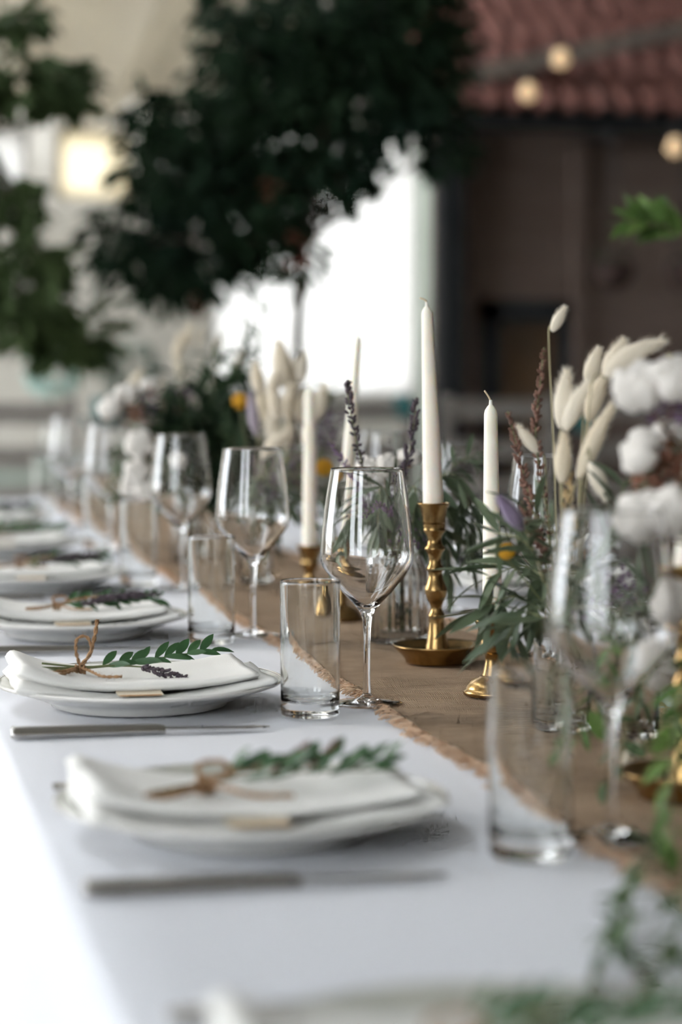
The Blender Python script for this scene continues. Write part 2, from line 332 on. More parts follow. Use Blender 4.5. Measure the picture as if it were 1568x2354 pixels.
# brown house front at the right with its tiled eave
a = on_y(1012, 900, YR); xr = a.x
dr = hole(1096, 1330, 690, 2400, YR); dr = (dr[0], dr[1], 0.0, dr[3])
struct('wall_house', wallbits(MB(), xr, 7.3, 0, 2.36, [dr], YR, YR + 0.18), M['brownwall'], 'dark brown boarded house front under the tiled eave')
p0, p1 = on_y(1012, 0, YR - .1).x, on_y(1064, 0, YR - .1).x
struct('column', MB().box(p0, p1, YR - .14, YR, 0, 2.2), M['darkwood'], 'dark timber post beside the bright window')
q0, q1 = on_y(962, 0, YB - .1).x, on_y(1016, 0, YB - .1).x
struct('pillar', MB().box(q0, q1, YB - .35, YB - .05, 0, HC), M['sage'], 'grey green pillar at the edge of the bright window')
b0, b1 = on_y(1322, 0, YR - .05).x, on_y(1350, 0, YR - .05).x
struct('trim_1', MB().box(b0, b1, YR - .05, YR, 0, 2.2), M['brownwall'])
dw = MB(); t = .09
dw.box(dr[0], dr[0] + t, YR - .03, YR + .1, 0, dr[3]).box(dr[1] - t, dr[1], YR - .03, YR + .1, 0, dr[3]).box(dr[0], dr[1], YR - .03, YR + .1, dr[3] - .1, dr[3])
dw.box(dr[0], dr[1], YR + .03, YR + .09, 0, 0.55)
do = struct('door_1', dw, M['darkwood'], 'dark framed doorway with an amber panel')
MB().box(dr[0] + t, dr[1] - t, YR + .05, YR + .07, 0.55, dr[3] - .1).build('panel', M['amber'], do, smooth=False)
MB().lathe([(0, 0), (.02, .002), (.02, .02), (0, .024)], 12, c=(dr[0] + t + .03, YR - .03, .95)).build('knob', M['brass'], do)
# tiled eave: curved tiles in rows on a sloping deck
ze = on_y(1400, 262, YR - .5).z; xe0 = on_y(1050, 262, YR - .5).x
deck = MB(); sl = 0.62
def roofp(x, s): return Vector((x, YR - .5 + s * math.cos(sl), ze + s * math.sin(sl)))
cr = [roofp(xe0, 0), roofp(5.2, 0), roofp(5.2, 1.35), roofp(xe0 - .25, 1.35)]
dn = Vector((0, -math.sin(sl), math.cos(sl)))
deck.add([p - dn * .02 for p in cr] + [p - dn * .09 for p in cr], [(0, 1, 2, 3), (7, 6, 5, 4), (0, 4, 5, 1), (1, 5, 6, 2), (2, 6, 7, 3), (3, 7, 4, 0)])
eave = struct('roof', deck, M['darkwood'], 'red brown tiled eave over the house front')
tm = MB(); tv = []; n = 6
for k in range(2):
    for j in range(n + 1):
        an = math.pi * j / n; rr = .056 - .006 * k
        tv.append(Vector((rr * math.cos(an), k * .30, rr * 0.75 * math.sin(an))))
for k in range(2):
    for j in range(n + 1):
        an = math.pi * j / n; rr = .045 - .006 * k
        tv.append(Vector((rr * math.cos(an), k * .30, rr * 0.75 * math.sin(an))))
tf = [(j, j + 1, n + 2 + j, n + 1 + j) for j in range(n)] + [(2 * n + 2 + j + 1, 2 * n + 2 + j, 3 * n + 3 + j, 3 * n + 4 + j) for j in range(n)]
tf += [(j + 1, j, 2 * n + 2 + j, 2 * n + 3 + j) for j in range(n)]
tme = MB().add(tv, tf).mesh('roof_tile', M['tile'])
for r in range(5):
    x = xe0 + 0.06 + .02 * (r % 2)
    while x < 4.9:
        o = link('roof_tile', tme, eave); p = roofp(x - .04 * r, r * .255) + dn * (0.004 * r)
        o.matrix_local = Matrix.Translation(p) @ Matrix.Rotation(sl + R_.uniform(-.02, .03), 4, 'X') @ Matrix.Rotation(R_.uniform(-.03, .03), 4, 'Z'); x += .118
va, vb = on_y(1090, 172, YR - .35), on_y(1600, 62, YR - .35)
dv = (vb - va).normalized(); nv_ = Vector((-dv.z, 0, dv.x)) * .035
vm = MB(); o1 = Vector((0, .05, 0))
vm.add([va - nv_ - o1, vb - nv_ - o1, vb + nv_ - o1, va + nv_ - o1, va - nv_ + o1, vb - nv_ + o1, vb + nv_ + o1, va + nv_ + o1], [(0,1,2,3),(7,6,5,4),(0,4,5,1),(1,5,6,2),(2,6,7,3),(3,7,4,0)])
struct('trim_2', vm, M['verge'], 'pale weathered board slanting across the tiled roof')
# ecru canvas hung under the roof at the upper left, in soft folds
cv = MB(); NX, NY = 60, 16; ca, cb = on_y(-320, 0, 9.0).x, on_y(760, 0, 9.0).x
for j in range(NY + 1):
    for i in range(NX + 1):
        u, v_ = i / NX, j / NY
        x = ca + (cb - ca) * u; y = 7.6 + 3.0 * v_
        z = 2.95 - 0.55 * v_ - 0.14 * math.sin(math.pi * u) + 0.05 * math.sin(u * 26 + v_ * 3.0) + 0.025 * math.sin(u * 47 + 1)
        cv.v.append(Vector((x, y, z)))
cv.f = [(j * (NX + 1) + i, j * (NX + 1) + i + 1, (j + 1) * (NX + 1) + i + 1, (j + 1) * (NX + 1) + i) for j in range(NY) for i in range(NX)]
tag(mod(cv.build('ceiling_drape', M['canopy']), 'SOLIDIFY', thickness=.004), 'ecru canvas drape hanging in folds under the roof, upper left', 'drape')
# ------------------------------------------------------------------ table, cloth, runner
X0, X1, Y0, Y1 = 0.14, 1.22, 0.35, 6.15
tb = thing('dining_table', 'long banquet table under the white cloth', 'table', (0.68, 3.25, 0))
MB().box(X0 + .012, X1 - .012, Y0 + .012, Y1 - .012, ZT - .04, ZT - .006).build('tabletop', M['greywood'], tb, smooth=False)
for lx in (X0 + .08, X1 - .08):
    for ly in (Y0 + .1, 2.3, 4.2, Y1 - .1): MB().box(lx - .03, lx + .03, ly - .03, ly + .03, 0, ZT - .04).build('leg', M['greywood'], tb, smooth=False)
cl = MB(); prof = []; rc = .012
for k in range(9): prof.append((-0.0 - .55 * (1 - k / 8) , None))
NYc = 220
def cloth_row(y):
    f1 = math.sin(y * 5.1 + .6) * .5 + math.sin(y * 9.7 + 2) * .35 + math.sin(y * 2.3) * .4; row = []
    for k in range(9):
        dz = .58 * (1 - k / 8) ; amp = .030 * (1 - k / 8) ** 0.8; row.append((X0 - .004 - amp * (f1 + .9) , ZT - rc - dz))
    row += [(X0 + rc * (1 - math.cos(a)), ZT - rc + rc * math.sin(a)) for a in (.5, 1.0)]
    nx = 26
    for k in range(nx + 1):
        x = X0 + rc + (X1 - X0 - 2 * rc) * k / nx
        row.append((x, ZT + 0.0010 * noise.noise(Vector((x * 5, y * 2.2, 1.3)))))
    row += [(X1 - rc * (1 - math.cos(a)), ZT - rc + rc * math.sin(a)) for a in (1.0, .5)]
    for k in range(8, -1, -1):
        dz = .58 * (1 - k / 8); amp = .03 * (1 - k / 8) ** .8; row.append((X1 + .004 + amp * (f1 + .9), ZT - rc - dz))
    return row
rows = 0
for j in range(NYc + 1):
    y = Y0 + (Y1 - Y0) * j / NYc; rw = cloth_row(y); rows = len(rw); cl.v += [Vector((x, y, z)) for x, z in rw]
cl.f = [(j * rows + i, j * rows + i + 1, (j + 1) * rows + i + 1, (j + 1) * rows + i) for j in range(NYc) for i in range(rows - 1)]
tag(mod(cl.build('tablecloth', M['cloth']), 'SOLIDIFY', thickness=.0012, offset=-1), 'white tablecloth spread over the long table and falling at its side', 'tablecloth')
# runner
RX0, RX1 = 0.546, 0.815
def rz(x, y): return ZT + .0042 + .0016 * noise.noise(Vector((x * 9, y * 16, 3))) + .0018 * noise.noise(Vector((x * 3, y * 7, 8))) + .0011 * noise.noise(Vector((x * 7, y * 55, 5)))
def rl(y): return RX0 + .010 * noise.noise(Vector((0, y * 4, 0))) + .004 * noise.noise(Vector((5, y * 23, 0)))
def rr_(y): return RX1 + .014 * noise.noise(Vector((9, y * 3, 0))) + .004 * noise.noise(Vector((2, y * 23, 0)))
ru = MB(); NR, NC = 900, 36; RY0, RY1 = .45, 6.05
for j in range(NR + 1):
    y = RY0 + (RY1 - RY0) * j / NR; l, r = rl(y), rr_(y)
    for i in range(NC + 1): x = l + (r - l) * i / NC; ru.v.append(Vector((x, y, rz(x, y))))
ru.f = [(j * (NC + 1) + i, j * (NC + 1) + i + 1, (j + 1) * (NC + 1) + i + 1, (j + 1) * (NC + 1) + i) for j in range(NR) for i in range(NC)]
runner = tag(mod(ru.build('table_runner', M['burlap']), 'SOLIDIFY', thickness=.0014, offset=-1), 'brown burlap runner with frayed edges down the table centre', 'table runner')
fr = MB()
for j in range(9000):
    y = RY0 + (RY1 - RY0) * R_.random() ** 1.7; left = R_.random() < .68; x = rl(y) if left else rr_(y); s = -1 if left else 1
    L = R_.uniform(.006, .030) * (.65 + .5 * noise.noise(Vector((y * 30, 3 * left, 0)))); z = rz(x, y); dy = R_.uniform(-.007, .007); h = R_.uniform(0, .0045); c1, c2 = R_.uniform(-.005, .005), R_.uniform(-.006, .006)
    pts = [(x - s * .003, y, z), (x + s * L * .35, y + dy * .3 + c1, z + h), (x + s * L * .7, y + dy + c2, z + h * .8), (x + s * L, y + dy, max(ZT + .0025, z - .0015 + h * .4 * R_.random()))]
    fr.tube(pts, .0009, .0005, n=3, cap=False)
tag(fr.build('fringe', M['fringe'], runner), 'frayed golden fringe', kind='stuff')
# ------------------------------------------------------------------ place settings
def plate_mesh():
    outer = [(0, 0), (.085, 0), (.092, .002), (.094, .006), (.112, .013), (.135, .0205), (.148, .0245), (.1497, .0260), (.149, .0275)]
    inner = [(.146, .0272), (.134, .0240), (.113, .0180), (.104, .0130), (.095, .0085), (.06, .0065), (0, .0062)]
    return outer, inner
po, pi_ = plate_mesh()
plate0 = thing('plate', 'x', 'plate', group='cream dinner plates')
MB().lathe(po + pi_[:1], 72).build('dish', M['china'], plate0)
MB().lathe(pi_[:4], 72).build('rim', M['rimgrey'], plate0)
MB().lathe(pi_[3:], 72).build('well', M['china'], plate0)
rg = MB().lathe([(.1475, .0276), (.1482, .0284), (.1497, .0280), (.1503, .0262), (.1488, .0268)], 72, close=True).build('rim_edge', M['china'], plate0)
# napkin: a linen square folded into two thick soft layers that sag into the plate
def napkin_layer(mb, x0, x1, y0, y1, zb, th, sag, seed):
    nx, ny = 34, 12; nt = 10; o = len(mb.v); ring = []
    def sagz(x): u = x / .14; return zb + sag * u * u + (.0035 if zb > .015 else 0) * math.exp(-max(0, x - x0) / .02)
    def thk(x): return th * (1 + .38 * math.exp(-((x - x0) / .022) ** 2))
    # cross-section in XZ: bottom right -> bottom left -> round left lobe -> top left -> top right -> blunt right end
    prof = []
    for i in range(nx + 1): x = x1 + (x0 - x1) * i / nx; prof.append((x, sagz(x), 0))
    for i in range(1, 6):
        a = -math.pi / 2 - math.pi * i / 6; prof.append((x0 + math.cos(a) * thk(x0) * .55, sagz(x0) + thk(x0) * .5 + math.sin(a) * thk(x0) * .53, .5))
    for i in range(nx + 1): x = x0 + (x1 - x0) * i / nx; prof.append((x, sagz(x) + thk(x) * (1.0 - .30 * max(0, i / nx - .1)), 1))
    k = len(prof)
    for j in range(ny + 1):
        v = j / ny; y = y0 + (y1 - y0) * v; e = min(v, 1 - v); rnd = 1 - (1 - min(1, e / .10)) ** 2 * .75
        for x, z, top in prof:
            zc = sagz(max(x0, min(x1, x))) + th * .45
            w = noise.noise(Vector((x * 16, y * 16, seed))) * .0042 * (1 if top else 0) + noise.noise(Vector((x * 45, y * 30, seed + 4))) * .0008
            yy = y + .004 * noise.noise(Vector((x * 12, seed, top * 2))) * (1 if e < .02 else .4)
            mb.v.append(Vector((x + .004 * noise.noise(Vector((y * 20, seed, 1))) , yy, zc + (z - zc) * rnd + w + .004 * (y / .085) ** 2)))
    for j in range(ny):
        for i in range(k):
            i2 = (i + 1) % k; mb.f.append((o + j * k + i, o + (j + 1) * k + i, o + (j + 1) * k + i2, o + j * k + i2))
    for j in (0, ny):
        q = [o + j * k + i for i in range(k)]
        for i in range(nx):     # close the ends strip by strip
            a, b, c, d = q[i], q[i + 1], q[k - 2 - i], q[k - 1 - i]
            mb.f.append((a, b, c, d) if j == 0 else (d, c, b, a))
        lob = q[nx:nx + 7]; mb.f.append(tuple(lob) if j == 0 else tuple(reversed(lob)))
    return mb
def make_napkin(seed):
    t = thing('napkin', 'x', 'napkin', group='folded white napkins')
    napkin_layer(MB(), -.122, .134, -.092, .075, .0085, .0120, .016, seed).build('lower_fold', M['napkin'], t)
    napkin_layer(MB(), -.120, .116, -.086, .078, .0210, .0120, .015, seed + 7).build('upper_fold', M['napkin'], t)
    return t
def napkin_top(x, y=0): return .0210 + .015 * (x / .14) ** 2 + .0120 * (1.0 - .30 * max(0, (x + .12) / .236 - .1)) + .0015
def make_card():
    t = thing('place_card', 'x', 'place card', group='cream place cards')
    MB().box(-.023, .023, -.006, .03, 0, .0009).build('card', M['card'], t, smooth=False)
    MB().box(-.021, .021, -.0075, -.006, -.0002, .0008).build('underside_shade', M['cardshade'], t, smooth=False)  # strip coloured as the shade along the card's underside
    return t
# ruscus leaf meshes shared by all sprigs (unit length along X)
def leafmesh(name, m, w, curl, fold, seg=5): return MB().leaf((0, 0, 0), (1, 0, 0), (0, 0, 1), 1, w, curl, fold, seg).mesh(name, m)
LM = {'ruscus': [leafmesh('leaf', M['ruscus'], w, c, .3) for w, c in ((.36, .12), (.42, -.08), (.33, .25))],
      'olive': [leafmesh('leaf', M['olive'], w, c, .25) for w, c in ((.20, .12), (.17, .28), (.23, -.1))],
      'dark': [leafmesh('leaf', M['darkleaf'], w, c, .25, 4) for w, c in ((.22, .15), (.26, -.1), (.18, .3))],
      'vine': [leafmesh('leaf', M['vine'], w, c, .2) for w, c in ((.40, .15), (.46, -.1), (.36, .3))],
      'vinedark': [leafmesh('leaf', M['vinedark'], w, c, .2) for w, c in ((.40, .15), (.46, -.1), (.36, .3))]}
def put_leaf(kind, parent, p, d, up, L):
    o = link('leaf', R_.choice(LM[kind]), parent); o.matrix_local = frame(p, d, up, L); return o
def twist(mb, pts, r):               # two plied strands
    pts = [Vector(p) for p in pts]; fine = catmull(pts, 3); k = len(fine); u = (fine[1] - fine[0]).orthogonal().normalized(); A = []; B = []; ang = 0
    for i, p in enumerate(fine):
        t = (fine[min(i + 1, k - 1)] - fine[max(i - 1, 0)]).normalized(); u = (u - t * u.dot(t)).normalized(); w = t.cross(u)
        if i: ang += (p - fine[i - 1]).length / r * .75
        o = (u * math.cos(ang) + w * math.sin(ang)) * r * .5; A.append(p + o); B.append(p - o)
    mb.tube(A, r * .62, n=5); mb.tube(B, r * .62, n=5)
def twine_bow(parent, p, s=1.0, tall=True):
    fz_ = 1.0 if tall else .42
    b = MB(); P = lambda *a: [Vector(p) + Vector((q[0] * (1 if tall else 1.3), q[1], q[2] * fz_)) * s for q in a]
    for k in range(3): b.tube([Vector(p) + Vector((.004 * (k - 1) * s, .0055 * s * math.cos(a), .0055 * s * math.sin(a))) for a in [i * math.pi / 5 for i in range(11)]], .0015 * s, n=5)
    twist(b, catmull(P((0, 0, .005), (-.004, 0, .020), (-.002, .002, .033), (.008, .002, .034), (.012, 0, .020), (.002, -.002, .006)), 5), .0017 * s)
    twist(b, catmull(P((0, 0, .004), (.010, .001, .016), (.016, .003, .034), (.019, .004, .052)) if tall else P((0, 0, .004), (.014, 0, .016), (.034, .004, .026), (.052, .006, .030)), 5), .0021 * s)
    twist(b, catmull(P((0, 0, .004), (-.018, -.022, .003), (-.036, -.036, .003), (-.026, -.042, .002), (-.008, -.024, .004)), 5), .0017 * s)
    twist(b, catmull(P((0, 0, .004), (.008, -.022, .002), (.018, -.044, -.001), (.036, -.050, -.001)), 5), .0016 * s)
    fz = MB()
    for _ in range(110):
        q = b.v[R_.randrange(len(b.v))]; fz.tube([q, q + rvec(.0022 * s), q + rvec(.0045 * s)], .00012, n=3, cap=False)
    o = b.build('twine_bow', M['twine'], parent, org=(0, 0, 0)); fz.build('loose_fibre', M['twine'], o)['kind'] = 'stuff'; return o
def lav_spike(mb, pts, rmax, n=26, jit=1.0):    # whorls of small buds along a path
    k = len(pts) - 1
    for i in range(n):
        t = i / n; q = t * k; a = int(q); p = pts[a].lerp(pts[min(a + 1, k)], q - a); tg = (pts[min(a + 1, k)] - pts[a]).normalized()
        r = rmax * (.55 + .45 * math.sin(math.pi * min(1, t * .85 + .15)))
        for _ in range(3):
            off = rvec(1); off = (off - tg * off.dot(tg)).normalized() * r * R_.uniform(.4, 1) * jit
            d = (tg * .8 + off.normalized() * .7).normalized()
            mb.ball(p + off, r * .42, r * .42, r * .85, 5, 4, rot=d.to_track_quat('Z', 'Y').to_matrix())
    return mb
def make_sprig(label, kind, rz=0.0):
    t = thing('herb_sprig', label, 'sprig', group='herb sprigs tied with twine')
    if kind == 'leafy':        # leaves up on the right, lavender lying in front
        st = catmull([(-.092, -.006, .011), (-.052, 0, .009), (.0, .002, .012), (.05, .004, .018), (.075, .004, .021)], 5)
        sm = MB().tube(st, .0013, .0008, 6); sm.tube(catmull([(-.09, .010, .0135), (-.052, 0, .010), (-.01, -.004, .010), (.02, -.010, .008)], 5), .0012, .0009, 6)
        sm.tube(catmull([(-.088, -.020, .0095), (-.052, -.001, .008), (-.02, -.002, .010)], 4), .0014, .001, 6); sm.build('stem', M['stem'], t, org=(0, 0, 0))
        for i in range(9):
            x = -.026 + .0125 * i; z = .010 + .0014 * i
            for s in (1, -1):
                d = Vector((.80 + R_.uniform(-.1, .1), .35 * s + R_.uniform(-.2, .2), (.70 if s > 0 else .05) + R_.uniform(-.15, .15)))
                put_leaf('ruscus', t, (x + R_.uniform(-.003, .003), .003 + .001 * s, z), d, (0.1, -1 if s > 0 else -.5, .6), R_.uniform(.020, .028))
        put_leaf('ruscus', t, (.086, .004, .022), (1, 0, .1), (0, -.6, 1), .026)
        lp = catmull([(.012, -.012, .008), (.036, -.022, .002), (.058, -.03, -.003)], 6)
        lav_spike(MB(), lp, .0045, 18).build('lavender_spike', M['lavender'], t, org=(0, 0, 0))
        twine_bow(t, (-.052, 0, .006), 1.0)
    elif kind == 'lavender':   # leafy stem with dark lavender laid along it
        st = catmull([(-.08, 0, .002), (-.045, 0, .007), (.03, .002, .013), (.095, .004, .012)], 5)
        MB().tube(st, .0013, .0007, 6).build('stem', M['stem'], t, org=(0, 0, 0))
        for i in range(12):
            x = -.03 + .0105 * i
            for s in (1, -1):
                put_leaf('ruscus', t, (x, .003 * s, .010 + .0003 * i), (.8, .5 * s, .45 * s + .25 + R_.uniform(-.2, .2)), (0, -.6, .8), R_.uniform(.018, .026))
        for k in range(3):
            y = -.012 + .009 * k; lp = catmull([(-.012 + .02 * k, y, .010), (.03 + .015 * k, y - .004, .018), (.075 + .01 * k, y, .017)], 6)
            lav_spike(MB(), lp, .005, 20).build('lavender_spike', M['lavender'], t, org=(0, 0, 0))
        twine_bow(t, (-.045, 0, .006), .9, tall=False)
    else:                      # thick leafy bundle with two bare violet stalks
        st = catmull([(-.10, 0, .002), (-.055, 0, .008), (.02, .002, .012), (.085, .004, .010)], 5)
        MB().tube(st, .0014, .0008, 6).build('stem', M['stem'], t, org=(0, 0, 0))
        for i in range(13):
            x = -.04 + .0098 * i
            for s in (1, -1, 0):
                put_leaf('ruscus', t, (x, .006 * s, .008 + R_.uniform(0, .012)), (.8, .6 * s, .75 + R_.uniform(-.5, .3)), (0, -.5, .9), R_.uniform(.018, .027))
        for x, L in ((-.005, .03), (.022, .026)):
            lp = catmull([(x, .004, .012), (x + L * .5, .006, .024), (x + L, .008, .034)], 5)
            lav_spike(MB().tube(lp, .001, n=5), lp, .003, 12).build('lavender_spike', M['rustspike'], t, org=(0, 0, 0))
        twine_bow(t, (-.058, 0, .006), 1.15, tall=False)
    t.rotation_euler.z = rz
    return t
def make_knife():
    t = thing('table_knife', 'x', 'knife', group='steel table knives')
    hb = MB(); secs = [(-.126, .0070, .0072), (-.1245, .0088, .0090), (-.06, .0085, .0086), (.015, .0074, .0070), (.022, .0066, .0058)]
    for x, w, hh in secs: hb.v += [Vector((x, -w * .8, .0003)), Vector((x, w * .8, .0003)), Vector((x, w, hh * .5)), Vector((x, w * .62, hh + .002)), Vector((x, -w * .62, hh + .002)), Vector((x, -w, hh * .5))]
    k = len(secs)
    for i in range(k - 1):
        for j in range(6): j2 = (j + 1) % 6; hb.f.append((i * 6 + j, i * 6 + j2, i * 6 + 6 + j2, i * 6 + 6 + j))
    hb.f += [(5, 4, 3, 2, 1, 0), tuple((k - 1) * 6 + j for j in range(6))]
    weighted(hb.build('handle', M['steel'], t, smooth=False), .0012)
    bl = MB(); secs = [(.021, -.0050, .0050, .0052), (.030, -.0075, .0055, .0046), (.07, -.0085, .0055, .0038), (.10, -.0072, .0052, .0032), (.118, -.003, .0045, .0028), (.126, .0025, .0038, .0024)]
    for x, ya, yb, hh in secs: bl.v += [Vector((x, ya, hh - .0004)), Vector((x, yb, hh - .0012)), Vector((x, yb, hh + .0010)), Vector((x, ya, hh))]
    k = len(secs)
    for i in range(k - 1):
        for j in range(4): j2 = (j + 1) % 4; bl.f.append((i * 4 + j, i * 4 + j2, i * 4 + 4 + j2, i * 4 + 4 + j))
    bl.f += [(3, 2, 1, 0), ((k - 1) * 4, (k - 1) * 4 + 1, (k - 1) * 4 + 2, (k - 1) * 4 + 3)]
    bl.build('blade', M['steel'], t, smooth=False)
    return t
def make_fork():
    t = thing('table_fork', 'x', 'fork', group='steel table forks')
    hb = MB(); secs = [(-.105, .0065, .001, .0035), (-.103, .0085, .0006, .004), (-.03, .0062, .001, .0045), (.03, .0045, .004, .008), (.045, .006, .0045, .008), (.058, .0115, .0025, .0055), (.066, .0118, .002, .005)]
    for x, w, a, b in secs: hb.v += [Vector((x, -w, a)), Vector((x, w, a)), Vector((x, w, b)), Vector((x, -w, b))]
    k = len(secs)
    for i in range(k - 1):
        for j in range(4): j2 = (j + 1) % 4; hb.f.append((i * 4 + j, i * 4 + j2, i * 4 + 4 + j2, i * 4 + 4 + j))
    hb.f += [(3, 2, 1, 0), ((k - 1) * 4, (k - 1) * 4 + 1, (k - 1) * 4 + 2, (k - 1) * 4 + 3)]
    hb.build('handle', M['steel'], t, smooth=False)
    for i in range(4):
        y = -.0095 + .00633 * i; MB().tube(catmull([(.064, y, .0035), (.085, y, .0022), (.105, y * .95, .0052)], 4), .0015, .0008, 5).build('tine', M['steel'], t)
    return t
def make_wine():
    t = thing('wine_glass', 'x', 'wine glass', group='clear stemmed wine glasses')
    MB().lathe([(.0042, .011), (.0075, .0075), (.016, .0045), (.030, .0022), (.0365, .0016), (.0373, .0009), (.0365, .0003), (.02, .0005), (0, .0012)][::-1], 56).build('foot', M['glass'], t)
    MB().lathe([(.0054, .0915), (.0046, .087), (.0039, .079), (.0034, .062), (.0034, .03), (.0042, .011)][::-1], 24).build('stem', M['glass'], t)
    out = [(.0054, .0915), (.0068, .0950), (.0095, .0992), (.0145, .1052), (.0250, .1162), (.0385, .1325), (.0460, .1430), (.0484, .1500), (.0484, .1590), (.0470, .178), (.0445, .202), (.0415, .222), (.0381, .2420), (.0377, .2442), (.03755, .2448), (.0373, .2451), (.0370, .2448), (.03685, .2442)]
    inn = [(.0373, .2420), (.0407, .2215), (.0437, .2015), (.0462, .178), (.0475, .1592), (.0474, .1508), (.0450, .1440), (.0374, .1342), (.0238, .1190), (.0115, .1072), (.0050, .1030), (0, .1020)]
    MB().lathe(out + inn, 64).build('bowl', M['glass'], t)
    return t
def make_tumbler():
    o = [(0, .0008), (.022, .0006), (.0275, .0008), (.0292, .0020), (.0298, .0045), (.0299, .008), (.0300, .02), (.0303, .08), (.0305, .1345), (.0305, .1368), (.0303, .1377), (.0298, .1382), (.0293, .1377), (.0291, .1368), (.0290, .1345)]
    i = [(.0288, .08), (.0285, .028), (.0282, .0215), (.0270, .0172), (.022, .0155), (0, .0150)]
    me = MB().lathe(o + i, 56).mesh('tumbler', M['greenglass']); return link('tumbler', me)
# the left-hand settings, near to far (y = along the table)
knife0, fork0, wine0, tumb0 = make_knife(), make_fork(), make_wine(), make_tumbler()
ALL0 = [plate0, knife0, fork0, wine0, tumb0]
used = set()
def place(proto, loc, label, rz=0, name=None):
    o = proto if id(proto) not in used else copy_tree(proto); used.add(id(proto))
    o.location = loc; o.rotation_euler.z = rz; o['label'] = label; return o
WHICH = ['at the bottom picture edge', 'in the blurred foreground', 'beside the tall tumbler in focus', 'just beyond the sharp setting', 'third beyond the front brass dish', 'second from the far end', 'farthest up the table']
SY = [1.000, 1.690, 2.354, 2.995, 3.64, 4.30, 4.98]
SKIND = ['thick', 'thick', 'leafy', 'lavender', 'lavender', 'thick', 'lavender']
def setting(i, x, y, flip, which, kind, seed, fork=True, knife=True):
    s = -1 if flip else 1; rzp = math.pi if flip else 0
    place(plate0, (x, y, ZT + .0018), 'cream dinner plate ' + which, R_.uniform(0, 3))
    n = make_napkin(seed); n.location = (x + s * -.004, y - s * .0, ZT + .0018); n.rotation_euler.z = rzp + R_.uniform(-.03, .03); n['label'] = 'white linen napkin folded on the plate ' + which
    c = make_card(); c.location = (x - s * .012, y - s * .094, ZT + .0268); c.rotation_euler = (math.radians(4) * s, 0, rzp); c['label'] = 'cream place card in the napkin ' + which
    sp = make_sprig('x', kind, rzp + R_.uniform(-.06, .06)); sp.location = (x - s * (.012 if kind == 'leafy' else -.02), y - s * .012, ZT + .0018 + napkin_top(0) + .001)
    sp['label'] = {'leafy': 'green ruscus sprig with a tall twine bow ', 'lavender': 'lavender and green sprig tied with twine ', 'thick': 'bushy green sprig with bare stalks in twine '}[kind] + which
    if knife: place(knife0, (x - s * .022, y - s * .187, ZT + .0016), 'steel knife beside the plate ' + which, rzp + .0)
    if fork: place(fork0, (x - s * .028, y + s * .205, ZT + .0016), 'steel fork beyond the plate ' + which, rzp + .0)
for i, y in enumerate(SY): setting(i, .303 - .003 * (i > 2), y, False, WHICH[i], SKIND[i], 3.1 * i + 1)
RW = ['across the table behind the bunny tails', 'second across the table', 'last across the table']
for i, y in enumerate((2.66, 3.33, 4.05)): setting(i, 1.055, y, True, RW[i], ['lavender', 'leafy', 'thick'][i], 40 + i * 2.3, fork=False)
TP = [(.484, 1.560, 'blurred in the foreground'), (.462, 2.242, 'in sharp focus beside the front plate'), (.461, 2.862, 'beside the second wine glass'), (.470, 3.660, 'third from the sharp one, pale and blurred'),
      (.490, 4.43, 'fourth up the table, in front of the burlap'), (.484, 5.55, 'farthest at the left')]
for x, y, w in TP: place(tumb0, (x, y, ZT + .0018), 'straight clear glass tumbler ' + w)['category'] = 'tumbler'
for o in bpy.data.objects:
    if o.name.startswith('tumbler'): o['group'] = 'straight glass tumblers'
WP = [(.556, 1.592, 'blurred in the right foreground'), (.531, 2.285, 'in sharp focus before the olive leaves'), (.522, 2.902, 'second along the runner'), (.524, 3.548, 'third along the runner, before the dark bouquet'),
      (.500, 4.33, 'fourth along the runner'), (.496, 5.05, 'farthest on the left side'), (.835, 2.640, 'behind the bunny tails, across the table'), (.860, 3.16, 'across the table behind the tall candle'), (.850, 3.56, 'across the table behind the cotton bolls')]
for x, y, w in WP: place(wine0, (x, y, max(ZT + .0018, (rz(x, y) + .0012) if rl(y) - .04 < x < rr_(y) + .04 else 0)), 'clear wine glass ' + w, R_.uniform(0, 3))
